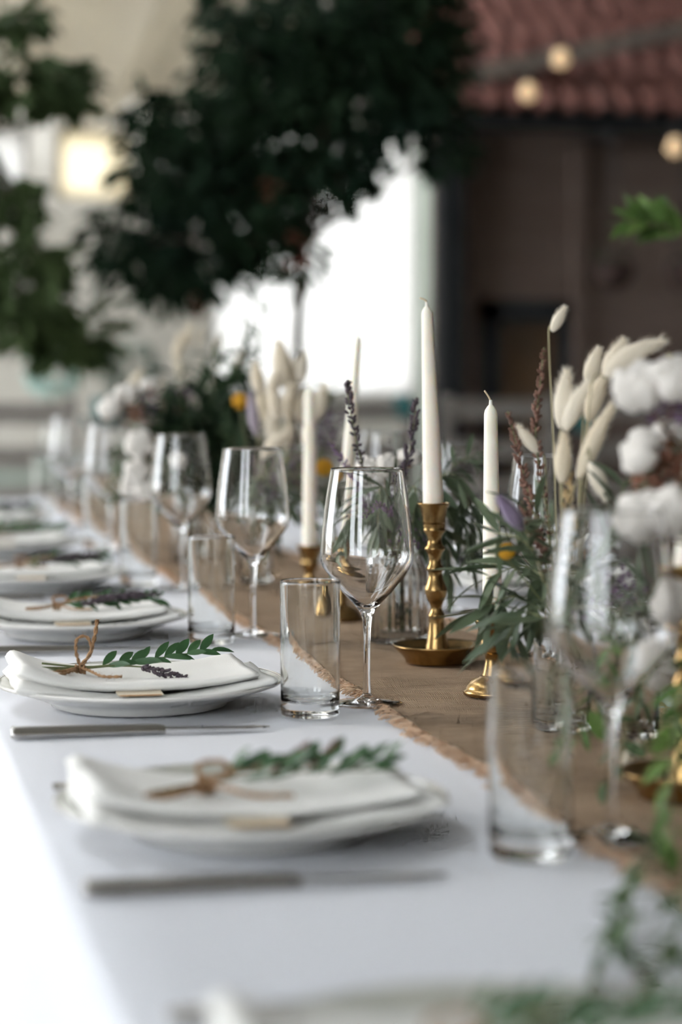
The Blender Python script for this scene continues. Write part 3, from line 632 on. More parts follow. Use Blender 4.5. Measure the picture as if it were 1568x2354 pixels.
# ------------------------------------------------------------------ candlesticks and candles
def RZ(x, y): return rz(x, y) + .0012
def candle(x, y, z, L, r0, r1, lean, label, wick):
    t = thing('taper_candle', label, 'candle', (x, y, z), 'ivory taper candles')
    pr = [(0, 0), (r0 * .96, 0), (r0, .003)] + [(r0 + (r1 - r0) * k / 10, .003 + (L - .012) * k / 10) for k in range(1, 11)] + [(r1 * .88, L - .005), (r1 * .55, L - .001), (r1 * .28, L + .001), (r1 * .22, L + .006), (0, L + .0065)]
    MB().lathe(pr, 32, lean).build('wax', M['wax'], t, org=(0, 0, 0))
    b = Vector((lean[0] * L, lean[1] * L, L + .004)); MB().tube(catmull([b] + [b + Vector(q) for q in wick], 5), .0011, .0009, 6).build('wick', M['wick'], t, org=(0, 0, 0))
def holder(x, y, label, kind, lean):
    z = RZ(x, y) + .0004; t = thing('candlestick', label, 'candlestick', (x, y, z), 'brass candlesticks')
    def part(name, pr, n=48): MB().lathe(pr, n, lean).build(name, M['brass'], t, org=(0, 0, 0))
    if kind == 'dish':       # wide drip dish, baluster stem, flared socket
        MB().lathe([(0, 0), (.036, 0), (.038, .001), (.0385, .004), (.043, .010), (.0500, .0165), (.0530, .0200), (.0535, .0215), (.0525, .0225), (.0500, .0205), (.0440, .0150), (.0400, .0125), (0, .0120)], 64).build('drip_dish', M['brass'], t, org=(0, 0, 0))
        part('baluster', [(.0160, .0125), (.0150, .015), (.0125, .025), (.0108, .036), (.0096, .046), (.0092, .0535), (.0098, .0550), (.0100, .0565), (.0092, .058), (.0068, .062), (.0066, .066), (.0085, .072), (.0118, .078), (.0130, .084), (.0136, .0862), (.0134, .0885), (.0110, .094), (.0085, .101), (.0080, .107), (.0090, .1095), (.0104, .1105), (.0100, .1130), (.0072, .118), (.0072, .124), (.0092, .131), (.0122, .1345), (.0124, .1365), (.0092, .140), (.0080, .145), (.0092, .151), (.0130, .1560), (.0132, .158)])
        part('socket', [(.0132, .158), (.0128, .1595), (.0133, .162), (.0140, .172), (.0165, .1835), (.0195, .1885), (.0197, .1898), (.0186, .1898), (.0150, .1850), (.0138, .1750), (.0136, .165), (0, .164)])
        top, seat = .1898, .166
    else:                    # short holder: domed foot, urn socket
        MB().lathe([(0, 0), (.0300, 0), (.0312, .002), (.0308, .0052), (.0286, .0065), (.0280, .0080), (.0268, .0110), (.0225, .0155), (.0160, .0190), (.0115, .0215), (0, .0215)], 56).build('foot', M['brass'], t, org=(0, 0, 0))
        k = .9 if kind == 'short' else 2.0
        h0 = .0215; hs = .028 * k
        part('stem', [(.0115, h0 - .001), (.0092, h0 + hs * .3), (.0076, h0 + hs * .62), (.0082, h0 + hs * .85), (.0118, h0 + hs)])
        z0 = h0 + hs
        part('socket', [(.0118, z0), (.0128, z0 + .002), (.0126, z0 + .005), (.0136, z0 + .0062), (.0137, z0 + .0078), (.0130, z0 + .009), (.0140, z0 + .016), (.0158, z0 + .026), (.0188, z0 + .0315), (.0205, z0 + .0330), (.0206, z0 + .0342), (.0196, z0 + .0343), (.0150, z0 + .0285), (.0128, z0 + .020), (.0120, z0 + .012), (0, z0 + .0115)])
        top, seat = z0 + .0343, z0 + .0118
    return z, top, seat
CS = [(.688, 2.590, 'dish', (-.030, 0), .253, .0129, .0066, (-.037, 0), 'tall brass candlestick on a wide drip dish', 'tallest ivory candle, on the brass drip dish stick', [(-.001, 0, .003), (-.004, 0, .005), (-.0085, 0, .0065)]),
      (.676, 2.318, 'short', (0, 0), .249, .0112, .0072, (-.012, 0), 'short brass candlestick half behind the front olive leaves', 'ivory candle just right of the tallest one', [(-.0015, 0, .004), (-.004, 0, .008), (-.007, 0, .012)]),
      (.674, 3.065, 'mid', (0, 0), .302, .0105, .0055, (.085, 0), 'bell footed brass candlestick seen behind the sharp wine glass', 'leaning ivory candle against the bright window', [(-.001, 0, .003), (-.006, 0, .006), (-.011, 0, .005)]),
      (.690, 3.350, 'short', (0, 0), .258, .0118, .0085, (.000, 0), 'short brass candlestick between the second and third wine glass', 'blunt ivory candle before the bunny tail bouquet', [(0, 0, .002), (.001, 0, .004), (.003, 0, .005)]),
      (.668, 1.730, 'dish', (0, 0), .24, .0125, .0066, (.06, 0), 'brass drip dish candlestick at the right picture edge', 'ivory candle beyond the right picture edge', [(-.001, 0, .003), (-.004, 0, .005), (-.008, 0, .006)])]
for x, y, kind, lean, L, r0, r1, cln, lab, clab, wick in CS:
    z, top, seat = holder(x, y, lab, kind, lean)
    candle(x + lean[0] * seat, y, z + seat + .0006, L, r0, r1, cln, clab, wick)
# ------------------------------------------------------------------ vases
def vase(label, x, y, prof, matl='greenglass', n=48, rib=0, amp=0, water=None, group='small glass vases'):
    z = RZ(x, y) if rl(y) < x < rr_(y) else ZT + .0018
    t = thing('glass_vase', label, 'vase', (x, y, z), group)
    MB().lathe(prof, n, rib=rib, ribamp=amp, ribn=5).build('jar', M[matl], t, org=(0, 0, 0))
    return Vector((x, y, z))
def jar(r, h, neck=None, w=.0016, base=.006):
    nk = neck or r
    return [(0, .0006), (r * .85, .0004), (r * .97, .002), (r, .006), (r, h * .72), (nk, h * .86), (nk, h - .002), (nk + .001, h), (nk - w * .6, h + .0006), (nk - w, h - .002), (nk - w, h * .85), (r - w, h * .71), (r - w, base + .004), (r - w - .003, base + .001), (0, base)]
VB1 = vase('ribbed glass jar of olive and cotton behind the sharp wine glass', .690, 2.800, jar(.0385, .125, .031), n=132, rib=22, amp=.03)
VV1 = vase('small clear glass jar holding bunny tails, right of the short brass holder', .678, 2.085, jar(.0285, .098, .0275))
VV2 = vase('slim clear bottle with green stems at the right', .735, 2.03, jar(.021, .125, .013))
VV3 = vase('clear vase of cotton and ruscus past the right picture edge', .765, 1.76, jar(.033, .15, .026))
VB2 = vase('clear bottle of cream bunny tails between the brass candlesticks', .655, 3.62, jar(.027, .135, .021))
VB3 = vase('clear vase of the dark bouquet up the table', .672, 4.35, jar(.036, .14, .03))
VB4 = vase('small vase of white cotton at the dark bouquet', .602, 4.02, jar(.026, .11, .022))
# ------------------------------------------------------------------ flowers
def stem_path(v, h, r, target, lift=.55, tilt=None):     # from the jar bottom, through its mouth, to a target
    target = Vector(target); d = target - v; hd = Vector((d.x, d.y, 0)); u = hd.normalized() if hd.length > 1e-5 else Vector((1, 0, 0))
    j = Vector((R_.uniform(-1, 1), R_.uniform(-1, 1), 0)) * r * .25
    p0 = v + Vector((0, 0, .012)) - u * r * .45 + j; p1 = v + Vector((0, 0, h)) + u * r * .35 + j
    mid = p1.lerp(target, .5) + Vector((0, 0, 1)) * lift * .12 * hd.length
    return catmull([p0, p1, mid, target] if tilt is None else [p0, p1, mid, target - Vector(tilt) * .02, target], 5)
def bunny_mesh(name, m, bend=0.0, seed=0):   # unit length along +X: an egg-shaped brush of fine bristles
    rg = random.Random(seed); b = MB(); nseg = 12; ax = [Vector((i / nseg, 0, bend * (i / nseg) ** 2)) for i in range(nseg + 1)]
    pr = [max(.012, .175 * math.sin(math.pi * min(1, (i / nseg) * .93 + .05)) ** .75 * (1.12 - .45 * i / nseg)) for i in range(nseg + 1)]
    b.tube(ax, 0, 0, n=9, prof=pr)
    for _ in range(330):
        i = rg.randrange(nseg); p = ax[i]; a = rg.uniform(0, 6.283); n = Vector((0, math.cos(a), math.sin(a)))
        q = p + n * pr[i] * .9; d = (Vector((1.0, 0, 2 * bend * i / nseg)) + n * rg.uniform(.25, .75)).normalized(); L = rg.uniform(.10, .22)
        s = d.cross(n).normalized() * .010; b.add([q - s, q + s, q + d * L], [(0, 1, 2)])
    return b.mesh(name, m)
BM = [bunny_mesh('head', M['bunny'], bd, i) for i, bd in enumerate((0, .10, .30))]; BMV = [bunny_mesh('head', M['violetbunny'], .05, 9), bunny_mesh('head', M['lilac'], .05, 10)]
def bunny(v, h, r, neck, tip, label, group, kind=0, violet=False, fat=1.0):
    neck, tip = Vector(neck), Vector(tip); d = tip - neck; pts = stem_path(v, h, r, neck, tilt=d.normalized() * min(1.0, d.length * 12))
    t = thing('bunny_tail', label, 'dried grass', pts[0], group)
    MB().tube(pts, .0009, .0007, 5).build('stem', M['drystem'], t)
    o = link('head', (BMV if violet else BM)[kind], t); L = d.length
    if kind == 2:
        pp = (RT * .52 - UP * .85); pp = (pp - d.normalized() * pp.dot(d.normalized())).normalized(); ax = d.normalized() - pp * .30
        o.matrix_local = frame(neck - pts[0], ax, pp, (L, L * fat * 1.12, L)); return t
    o.matrix_local = frame(neck - pts[0], d, RT, (L, L * fat * 1.12, L * fat * 1.12)); return t
def boll_meshes(seed):
    rg = random.Random(seed); c = MB(); n = 5
    for i in range(n):
        a = 6.283 * i / n + rg.uniform(-.2, .2); d = Vector((math.cos(a) * .52, math.sin(a) * .52, .45 + rg.uniform(-.06, .1)))
        c.ball(d, .56, .56, .60, 14, 10, bumpy=.28, seed=seed * 5 + i)
    c.ball((0, 0, .6), .6, .6, .5, 12, 8, bumpy=.25, seed=seed)
    h = MB()
    for i in range(n):
        a = 6.283 * (i + .5) / n; d = Vector((math.cos(a), math.sin(a), .35)); h.leaf((0, 0, -.32), d, (-math.cos(a), -math.sin(a), 1.2), 1.15, .62, -.35, .5, 5)
    h.ball((0, 0, -.32), .22, .22, .2, 8, 6)
    return c.mesh('boll', M['cotton']), h.mesh('husk', M['husk'])
BO = [boll_meshes(k) for k in range(3)]
def cotton(v, h, r, bolls, label, group):   # bolls: (world pos, radius, facing)
    main = bolls[0][0]; pts = stem_path(v, h, r, main - bolls[0][2].normalized() * bolls[0][1] * .5)
    t = thing('cotton_branch', label, 'cotton branch', pts[0], group); sm = MB().tube(pts, .0019, .0013, 6)
    for p, rad, fc in bolls[1:]:
        s = min(pts[6:], key=lambda q: (q - (p - Vector((0, 0, .05)))).length); e = p - fc.normalized() * rad * .5
        sm.tube(catmull([s, s.lerp(e, .5) + Vector((0, 0, -.008)), e], 4), .0014, .0011, 5)
    sm.build('stem', M['twig'], t)
    for i, (p, rad, fc) in enumerate(bolls):
        cm, hm = BO[i % 3]; o = link('boll', cm, t); fc = fc.normalized()
        o.matrix_local = Matrix.Translation(p - pts[0]) @ fc.to_track_quat('Z', 'Y').to_matrix().to_4x4() @ Matrix.Rotation(R_.uniform(0, 6), 4, 'Z') @ Matrix.Scale(rad, 4)
        link('husk', hm, o)
    return t
def branch(v, h, r, way, kind, label, cat, group, n=16, L=(.035, .06), droop=.5, start=.3, name='olive_branch', pair=True, spread=.9, stemmat='stem', r0=.0016):
    pts = stem_path(v, h, r, way[0]); pts = pts + catmull(way, 6)[1:] if len(way) > 1 else pts
    t = thing(name, label, cat, pts[0], group); MB().tube(pts, r0, r0 * .45, 5).build('stem', M[stemmat], t); k = len(pts) - 1
    for i in range(n):
        q = (start + (1 - start) * (i + .5) / n) * k; a = min(int(q), k - 1); p = pts[a].lerp(pts[a + 1], q - a); tg = (pts[a + 1] - pts[a]).normalized()
        sd = rvec(1); sd = (sd - tg * sd.dot(tg)).normalized()
        for s in ((1, -1) if pair else (1,)):
            d = tg * .65 + sd * s * spread + Vector((0, 0, -droop)) + rvec(.18)
            put_leaf(kind, t, p - pts[0], d, Vector((0, 0, 1)) + rvec(.6), R_.uniform(*L))
    put_leaf(kind, t, pts[-1] - pts[0], (pts[-1] - pts[-2]), Vector((0, 0, 1)) + rvec(.4), R_.uniform(*L)); return t
def spike(v, h, r, way, label, group, m='lavender', rad=.0042, frac=.45, n=30, name='lavender_stalk', cat='lavender'):
    pts = stem_path(v, h, r, way[0]) + catmull(way, 6)[1:]; t = thing(name, label, cat, pts[0], group)
    MB().tube(pts, .0009, .0006, 5).build('stem', M['stem'], t)
    L = sum((pts[i + 1] - pts[i]).length for i in range(len(pts) - 1)); acc = 0; i0 = len(pts) - 1
    while i0 > 0 and acc < L * frac: acc += (pts[i0] - pts[i0 - 1]).length; i0 -= 1
    lav_spike(MB(), pts[i0:], rad, n).build('flower_spike', M[m], t); return t
def spray(v, h, r, centre, rad, m, label, group, n=60, sz=.007, name='statice_stem', cat='filler flower'):
    pts = stem_path(v, h, r, Vector(centre) - Vector((0, 0, rad))); t = thing(name, label, cat, pts[0], group); sm = MB().tube(pts, .0013, .0009, 5); fl = MB()
    for _ in range(9):
        e = Vector(centre) + rvec(1).normalized() * rad * R_.uniform(.3, .9); sm.tube([pts[-2], pts[-1].lerp(e, .5), e], .0007, .0004, 4)
        for _ in range(n // 9):
            q = e + rvec(rad * .32); fl.leaf(q, rvec(1) + Vector((0, 0, .4)), rvec(1), sz * R_.uniform(.7, 1.4), sz * .8, .1, .4, 2)
    sm.build('stem', M['stem'], t); fl.build('blossom', M[m], t)['kind'] = 'stuff'; return t
def globe(v, h, r, c, rad, label, group):
    pts = stem_path(v, h, r, Vector(c) - Vector((0, 0, rad * .9))); t = thing('billy_button', label, 'yellow flower', pts[0], group)
    MB().tube(pts, .001, .0009, 5).build('stem', M['stem'], t); b = MB().ball(Vector(c), rad, rad, rad, 16, 12)
    for i in range(150):
        z = 1 - 2 * (i + .5) / 150; a = i * 2.39996; s = math.sqrt(1 - z * z); b.ball(Vector(c) + Vector((s * math.cos(a), s * math.sin(a), z)) * rad, rad * .12, rad * .12, rad * .12, 5, 4)
    b.build('bloom', M['yellow'], t); return t
# --- centre bouquet in the ribbed jar
G1 = 'olive branches in the ribbed jar'; J = (VB1, .125, .028)
d1 = 2.86
branch(*J, [at(985, 1120, d1), at(1045, 1090, d1), at(1092, 1190, d1 + .02)], 'olive', 'olive branch arching right behind the tall candle', 'olive branch', G1, 13, (.04, .062), .8, .45)
branch(*J, [at(995, 1170, d1), at(1055, 1165, d1 + .03), at(1085, 1275, d1 + .03)], 'olive', 'drooping olive branch right of the brass stem', 'olive branch', G1, 12, (.04, .062), .9, .45)
branch(*J, [at(960, 1200, d1 - .02), at(1015, 1215, d1), at(1030, 1320, d1)], 'olive', 'olive branch hanging lowest behind the brass stem', 'olive branch', G1, 11, (.04, .058), .9, .45)
branch(*J, [at(890, 1160, d1), at(850, 1130, d1 - .05), at(800, 1210, d1 - .07)], 'olive', 'olive branch seen through the sharp wine glass, leaning left', 'olive branch', G1, 13, (.04, .06), .8, .4)
branch(*J, [at(905, 1150, d1 - .05), at(880, 1120, d1 - .08), at(870, 1220, d1 - .1)], 'olive', 'olive branch drooping in front of the ribbed jar', 'olive branch', G1, 12, (.04, .062), .9, .4)
branch(*J, [at(930, 1140, d1), at(955, 1120, d1 - .04), at(950, 1200, d1 - .08)], 'olive', 'short olive branch left of the tall candle', 'olive branch', G1, 8, (.04, .06), .9, .45)
branch(*J, [at(1010, 1100, d1 + .1), at(1060, 1060, d1 + .12), at(1105, 1040, d1 + .13)], 'olive', 'olive tip reaching up between the two candles', 'olive branch', G1, 7, (.035, .05), .2, .55)
branch(*J, [at(840, 1180, d1), at(800, 1190, d1), at(770, 1290, d1 - .05)], 'olive', 'leftmost olive branch behind the sharp wine glass', 'olive branch', G1, 10, (.035, .055), .7, .4)
spike(*J, [at(834, 1075, 2.80), at(818, 1005, 2.76), at(803, 930, 2.74), at(799, 892, 2.74), at(806, 876, 2.74)], 'bent lavender stalk above the sharp wine glass rim', 'lavender in the ribbed jar', 'lavender', .0050, .36, 26)
spike(*J, [at(925, 1095, 2.80), at(941, 1040, 2.78), at(953, 960, 2.77), at(957, 912, 2.77)], 'upright lavender stalk left of the tallest candle', 'lavender in the ribbed jar', 'lavender', .0058, .34, 26)
spike(*J, [at(840, 1160, 2.8), at(800, 1080, 2.82), at(758, 1010, 2.84)], 'short purple stalk leaning left from the ribbed jar', 'lavender in the ribbed jar', 'statice', .0045, .3, 18)
spike(*J, [at(900, 1170, 2.7), at(868, 1160, 2.66), at(820, 1205, 2.64)], 'lavender stalk drooping behind the wine glass bowl', 'lavender in the ribbed jar', 'statice', .0045, .4, 20)
U = Vector((0, 0, 1))
cotton(*J, [(at(892, 1075, 2.95), .015, U - FW), (at(845, 1082, 2.97), .015, U - FW), (at(942, 1062, 2.97), .016, U - FW * .5)], 'cotton branch with white bolls between the lavender stalks', 'cotton branches')
spray(*J, at(870, 1190, 2.86), .045, 'statice', 'purple filler flowers deep in the ribbed jar', 'filler flowers', 90)
spray(*J, at(945, 1230, 2.82), .035, 'statice', 'purple filler flowers behind the brass socket', 'filler flowers', 70)
def injar(v, r, h, kind, label, n):
    t = thing('foliage_sprig', label, 'leafy sprig', v + Vector((0, 0, .010)), 'stems standing inside the ribbed jar'); p0 = Vector((R_.uniform(-r, r) * .5, R_.uniform(-r, r) * .5, 0)); p1 = Vector((R_.uniform(-r, r) * .5, R_.uniform(-r, r) * .5, h))
    MB().tube(catmull([p0, p0.lerp(p1, .5) + rvec(.003), p1], 4), .0018, .0014, 6).build('stem', M['stem' if kind != 'dark' else 'twig'], t, org=(0, 0, 0))
    for i in range(n): q = p0.lerp(p1, (i + .3) / n * .8); d = rvec(.5) + Vector((0, 0, 1)); put_leaf(kind, t, q, d, rvec(1), R_.uniform(.018, .026))
for k in range(9): injar(VB1, .024, .10, ('dark', 'olive', 'dark')[k % 3], ['dark leafy stem standing inside the ribbed glass jar', 'grey green leafy stem standing inside the ribbed glass jar', 'dark leafy stem standing inside the ribbed glass jar'][k % 3], 9)
# --- right-hand bouquet: bunny tails from the small jar
J = (VV1, .098, .022); G2 = 'bunny tails in the small jar'; d2 = 2.10
for nx_, ny_, tx, ty, k, dd, fat, lab in [
    (1269, 762, 1300, 704, 0, .10, 1.15, 'single bunny tail standing highest on a bent stem'),
    (1290, 985, 1303, 848, 0, .0, .95, 'bunny tail at the left of the tall cluster'), (1300, 990, 1345, 866, 1, -.02, .9, 'bunny tail second from left in the tall cluster'),
    (1350, 882, 1378, 798, 0, .03, 1.2, 'bunny tail pointed up in the middle of the cluster'), (1388, 866, 1436, 778, 0, .0, 1.1, 'bunny tail behind the long curved one'),
    (1392, 866, 1524, 786, 2, -.06, .72, 'long curved bunny tail bowing to the right'), (1352, 968, 1382, 850, 1, -.03, .95, 'bunny tail hanging before the cluster centre'),
    (1330, 1100, 1397, 924, 1, -.05, .62, 'long slim bunny tail low in the cluster'), (1292, 1110, 1297, 995, 0, -.04, 1.0, 'bunny tail low at the left of the cluster'),
    (1240, 1043, 1187, 976, 0, .12, 1.0, 'small bunny tail leaning left above the glass rim'), (1358, 1060, 1395, 1150, 0, -.06, 1.1, 'yellowed bunny tail drooping below the cluster')]:
    bunny(*J, at(nx_, ny_, d2 + dd), at(tx, ty, d2 + dd), lab, G2, k, fat=fat)
bunny(*J, at(1202, 1216, d2 - .02), at(1143, 1146, d2 - .05), 'violet bunny tail pointing at the short candle', G2, 0, True, fat=.8)
spike(*J, [at(1262, 1200, d2 + .1), at(1232, 1010, d2 + .12), at(1240, 900, d2 + .12), at(1251, 798, d2 + .12)], 'rust brown spike rising beside the highest bunny tail', 'rust spikes in the small jar', 'rustspike', .0042, .5, 40, 'dried_spike', 'dried flower')
spike(*J, [at(1240, 1230, d2 + .1), at(1212, 1120, d2 + .12), at(1187, 1020, d2 + .12), at(1167, 944, d2 + .12)], 'rust brown spike leaning left toward the short candle', 'rust spikes in the small jar', 'rustspike', .0045, .5, 36, 'dried_spike', 'dried flower')
spike(*J, [at(1250, 1260, d2), at(1225, 1220, d2 + .05), at(1198, 1150, d2 + .06)], 'short rust spike low behind the violet bunny tail', 'rust spikes in the small jar', 'rustspike', .005, .4, 20, 'dried_spike', 'dried flower')
spike(*J, [at(1300, 1250, d2), at(1305, 1160, d2 - .02), at(1312, 1080, d2 - .02)], 'straw coloured wheat ear under the cluster', 'rust spikes in the small jar', 'straw', .005, .3, 18, 'wheat_ear', 'dried grass')
G3 = 'olive branches in the small jar'
branch(*J, [at(1255, 1330, d2 + .05), at(1200, 1300, d2 + .10), at(1120, 1330, d2 + .12)], 'olive', 'olive branch crossing the short candle, upper', 'olive branch', G3, 9, (.045, .068), .3, .5)
branch(*J, [at(1240, 1400, d2 + .05), at(1180, 1370, d2 + .1), at(1110, 1400, d2 + .12)], 'olive', 'olive branch crossing the short candle, middle', 'olive branch', G3, 9, (.045, .07), .5, .5)
branch(*J, [at(1250, 1420, d2 + .02), at(1200, 1410, d2 + .04), at(1165, 1470, d2 + .04)], 'olive', 'olive branch drooping before the short brass holder', 'olive branch', G3, 8, (.045, .065), .6, .5)
branch(*J, [at(1240, 1290, d2), at(1200, 1240, d2), at(1140, 1225, d2 + .05)], 'olive', 'olive branch reaching left below the violet bunny tail', 'olive branch', G3, 7, (.04, .06), .1, .5)
branch(*J, [at(1290, 1300, d2), at(1270, 1220, d2), at(1225, 1180, d2)], 'olive', 'short upright olive branch above the small jar', 'olive branch', G3, 6, (.04, .055), .0, .5)
branch(*J, [at(1330, 1330, d2 - .05), at(1390, 1250, d2 - .1), at(1440, 1100, d2 - .1)], 'olive', 'olive branch rising right under the cotton', 'olive branch', G3, 9, (.045, .065), .0, .45)
branch(*J, [at(1330, 1400, d2 - .05), at(1400, 1400, d2 - .1), at(1480, 1430, d2 - .1)], 'olive', 'olive branch spreading right behind the front wine glass', 'olive branch', G3, 10, (.045, .065), .2, .4)
spray(*J, at(1350, 1300, d2 - .03), .035, 'palestatice', 'pale blue filler flowers above the small jar', 'filler flowers', 60, .009)
spray(*J, at(1400, 1370, d2), .055, 'statice', 'dusky purple filler flowers above the small jar', 'filler flowers', 130, .009)
globe(*J, at(1165, 1268, d2 + .02), .0075, 'small yellow button flower before the short candle', 'yellow button flowers')
J = (VV2, .125, .009)
branch(*J, [at(1420, 1500, 2.0), at(1370, 1600, 1.95), at(1310, 1720, 1.9)], 'vine', 'bright green sprig hanging from the slim bottle', 'leafy sprig', 'ruscus sprays', 7, (.022, .034), .3, .55, 'ruscus_spray')
branch(*J, [at(1450, 1480, 2.0), at(1470, 1600, 1.95), at(1400, 1790, 1.85)], 'vinedark', 'dark green sprig drooping below the slim bottle', 'leafy sprig', 'ruscus sprays', 8, (.024, .036), .3, .5, 'ruscus_spray')
bunny(*J, at(1435, 1765, 1.9), at(1470, 1700, 1.9), 'stray bunny tail hanging low over the runner at the right', G2, 0, fat=1.2)
branch(*J, [at(1480, 1420, 2.0), at(1500, 1370, 2.0), at(1540, 1310, 1.95)], 'olive', 'olive branch above the slim bottle', 'olive branch', G3, 9, (.04, .06), .2, .4)
# --- cotton and ruscus from the vase past the edge
J = (VV3, .15, .021); d3 = 1.78
cotton(*J, [(at(1478, 908, d3), .0225, -RT * .5 - FW + U), (at(1556, 890, d3 - .03), .020, U - FW)], 'tall cotton branch with two bolls, top of the right group', 'cotton branches')
cotton(*J, [(at(1492, 1045, d3), .0185, -RT - FW * .5 + U * .4), (at(1540, 1010, d3 + .05), .014, U)], 'cotton branch with a smaller boll, middle of the right group', 'cotton branches')
cotton(*J, [(at(1486, 1205, d3 - .03), .0215, -RT * .6 - FW + U), (at(1552, 1198, d3 - .06), .021, -FW + U)], 'cotton branch with a pair of large bolls above the front wine glass', 'cotton branches')
cotton(*J, [(at(1570, 1390, d3), .019, -RT - FW * .5 + U * .3)], 'lowest cotton branch at the right picture edge', 'cotton branches')
cotton(*J, [(at(1535, 1530, d3), .019, -RT - FW * .4)], 'cotton boll hanging by the front wine glass at the right edge', 'cotton branches')
spray(*J, at(1530, 1080, d3 + .03), .03, 'palm', 'rust brown filler between the cotton bolls', 'filler flowers', 80, .010, 'dried_spray')
spray(*J, at(1560, 1130, d3 + .03), .035, 'palm', 'rust brown filler under the middle boll', 'filler flowers', 90, .010, 'dried_spray')
spray(*J, at(1550, 960, d3 + .05), .03, 'statice', 'dusky purple filler behind the top bolls', 'filler flowers', 80, .010)
spike(*J, [at(1600, 1000, d3 + .2), at(1560, 850, d3 + .22), at(1535, 810, d3 + .22)], 'beige grass ear at the right picture edge', 'rust spikes in the small jar', 'drystem', .004, .3, 18, 'wheat_ear', 'dried grass')
G5 = 'ruscus sprays'
branch(*J, [at(1660, 900, d3), at(1600, 600, d3), at(1530, 522, d3), at(1450, 512, d3)], 'vine', 'tall green sprig arching in at the right edge above the cotton', 'leafy sprig', G5, 18, (.020, .030), -.25, .72, 'ruscus_spray', stemmat='twig', spread=.8)
branch(*J, [at(1585, 1560, 1.7), at(1545, 1700, 1.66), at(1545, 1940, 1.55)], 'vine', 'bright green spray falling at the right picture edge', 'leafy sprig', G5, 11, (.022, .034), .3, .45, 'ruscus_spray')
branch(*J, [at(1570, 1700, 1.66), at(1500, 1930, 1.60), at(1462, 2030, 1.49), at(1430, 2110, 1.40), at(1388, 2190, 1.31)], 'vinedark', 'green trailing spray lying on the cloth, lower right', 'leafy sprig', G5, 15, (.018, .027), -.2, .5, 'ruscus_spray')
branch(*J, [at(1620, 1800, 1.6), at(1570, 2080, 1.43), at(1530, 2200, 1.30), at(1470, 2290, 1.215), at(1440, 2340, 1.17)], 'vinedark', 'green trailing spray nearest the lower right corner', 'leafy sprig', G5, 15, (.018, .027), -.2, .5, 'ruscus_spray')
# --- bunny tail bouquet beyond the second wine glass
J = (VB2, .135, .016); G6 = 'bunny tails beyond the second wine glass'; d4 = 3.60
rb = random.Random(5)
TL = ['cream bunny tail in the dense tuft, ' + w for w in ('top row, far left', 'top row, second from left', 'the highest one', 'top row, right of the highest', 'top row, far right', 'second row, far left', 'second row, left of centre', 'second row, centre', 'second row, right', 'third row, left', 'third row, centre', 'lying sideways at the bottom', 'apart, right of the blunt candle', 'just right of the blunt candle')]
hd = [(600, 900, 585, 840), (625, 905, 632, 850), (655, 880, 640, 790), (672, 900, 668, 835), (690, 870, 700, 815), (612, 960, 590, 900), (640, 955, 622, 890), (665, 960, 660, 890),
      (690, 960, 702, 900), (632, 1010, 612, 950), (660, 1020, 668, 965), (605, 1040, 660, 990), (725, 960, 748, 890), (700, 1010, 716, 955)]
for i, (nx_, ny_, tx, ty) in enumerate(hd):
    dd = rb.uniform(-.06, .10); bunny(*J, at(nx_, ny_ + 10, d4 + dd), at(tx, ty - 8, d4 + dd), TL[i], G6, i % 2, fat=1.1)
bunny(*J, at(590, 1000, d4), at(572, 905, d4), 'lilac grey bunny tail at the left of the dense tuft', G6, 1, True, fat=.8)
globe(*J, at(745, 1075, 3.45), .0125, 'yellow button flower right of the blunt candle', 'yellow button flowers')
globe(*J, at(552, 922, 3.75), .0125, 'yellow button flower left of the dense bunny tail tuft', 'yellow button flowers')
G7 = 'olive branches beyond the second wine glass'
for i, w in enumerate([[(640, 1120), (600, 1090), (560, 1130)], [(660, 1150), (640, 1180), (620, 1240)], [(690, 1120), (740, 1100), (775, 1150)], [(620, 1160), (570, 1150), (530, 1210)], [(680, 1160), (720, 1190), (745, 1260)], [(650, 1080), (680, 1020), (760, 990)], [(690, 1080), (740, 980), (765, 900)]]):
    branch(*J, [at(x, y, d4 - .05 + .04 * i) for x, y in w], 'olive', ['olive branch left in the tuft bouquet', 'olive branch falling over its bottle', 'olive branch right of the blunt candle', 'olive branch low behind the second wine glass', 'olive branch falling right behind the tumblers', 'olive branch behind the blunt candle', 'dark olive tip rising behind the bent lavender'][i], 'olive branch', G7, 11, (.035, .055), .6 if i < 5 else 0, .4)
spray(*J, at(640, 1110, d4), .06, 'statice', 'purple filler flowers under the dense tuft', 'filler flowers', 120, .009)
spray(*J, at(715, 985, d4 + .1), .04, 'palestatice', 'pale blue filler flowers right of the dense tuft', 'filler flowers', 70, .009)
spray(*J, at(735, 1010, d4 + .1), .05, 'statice', 'dark purple filler flowers beside the bent lavender', 'filler flowers', 100, .009)
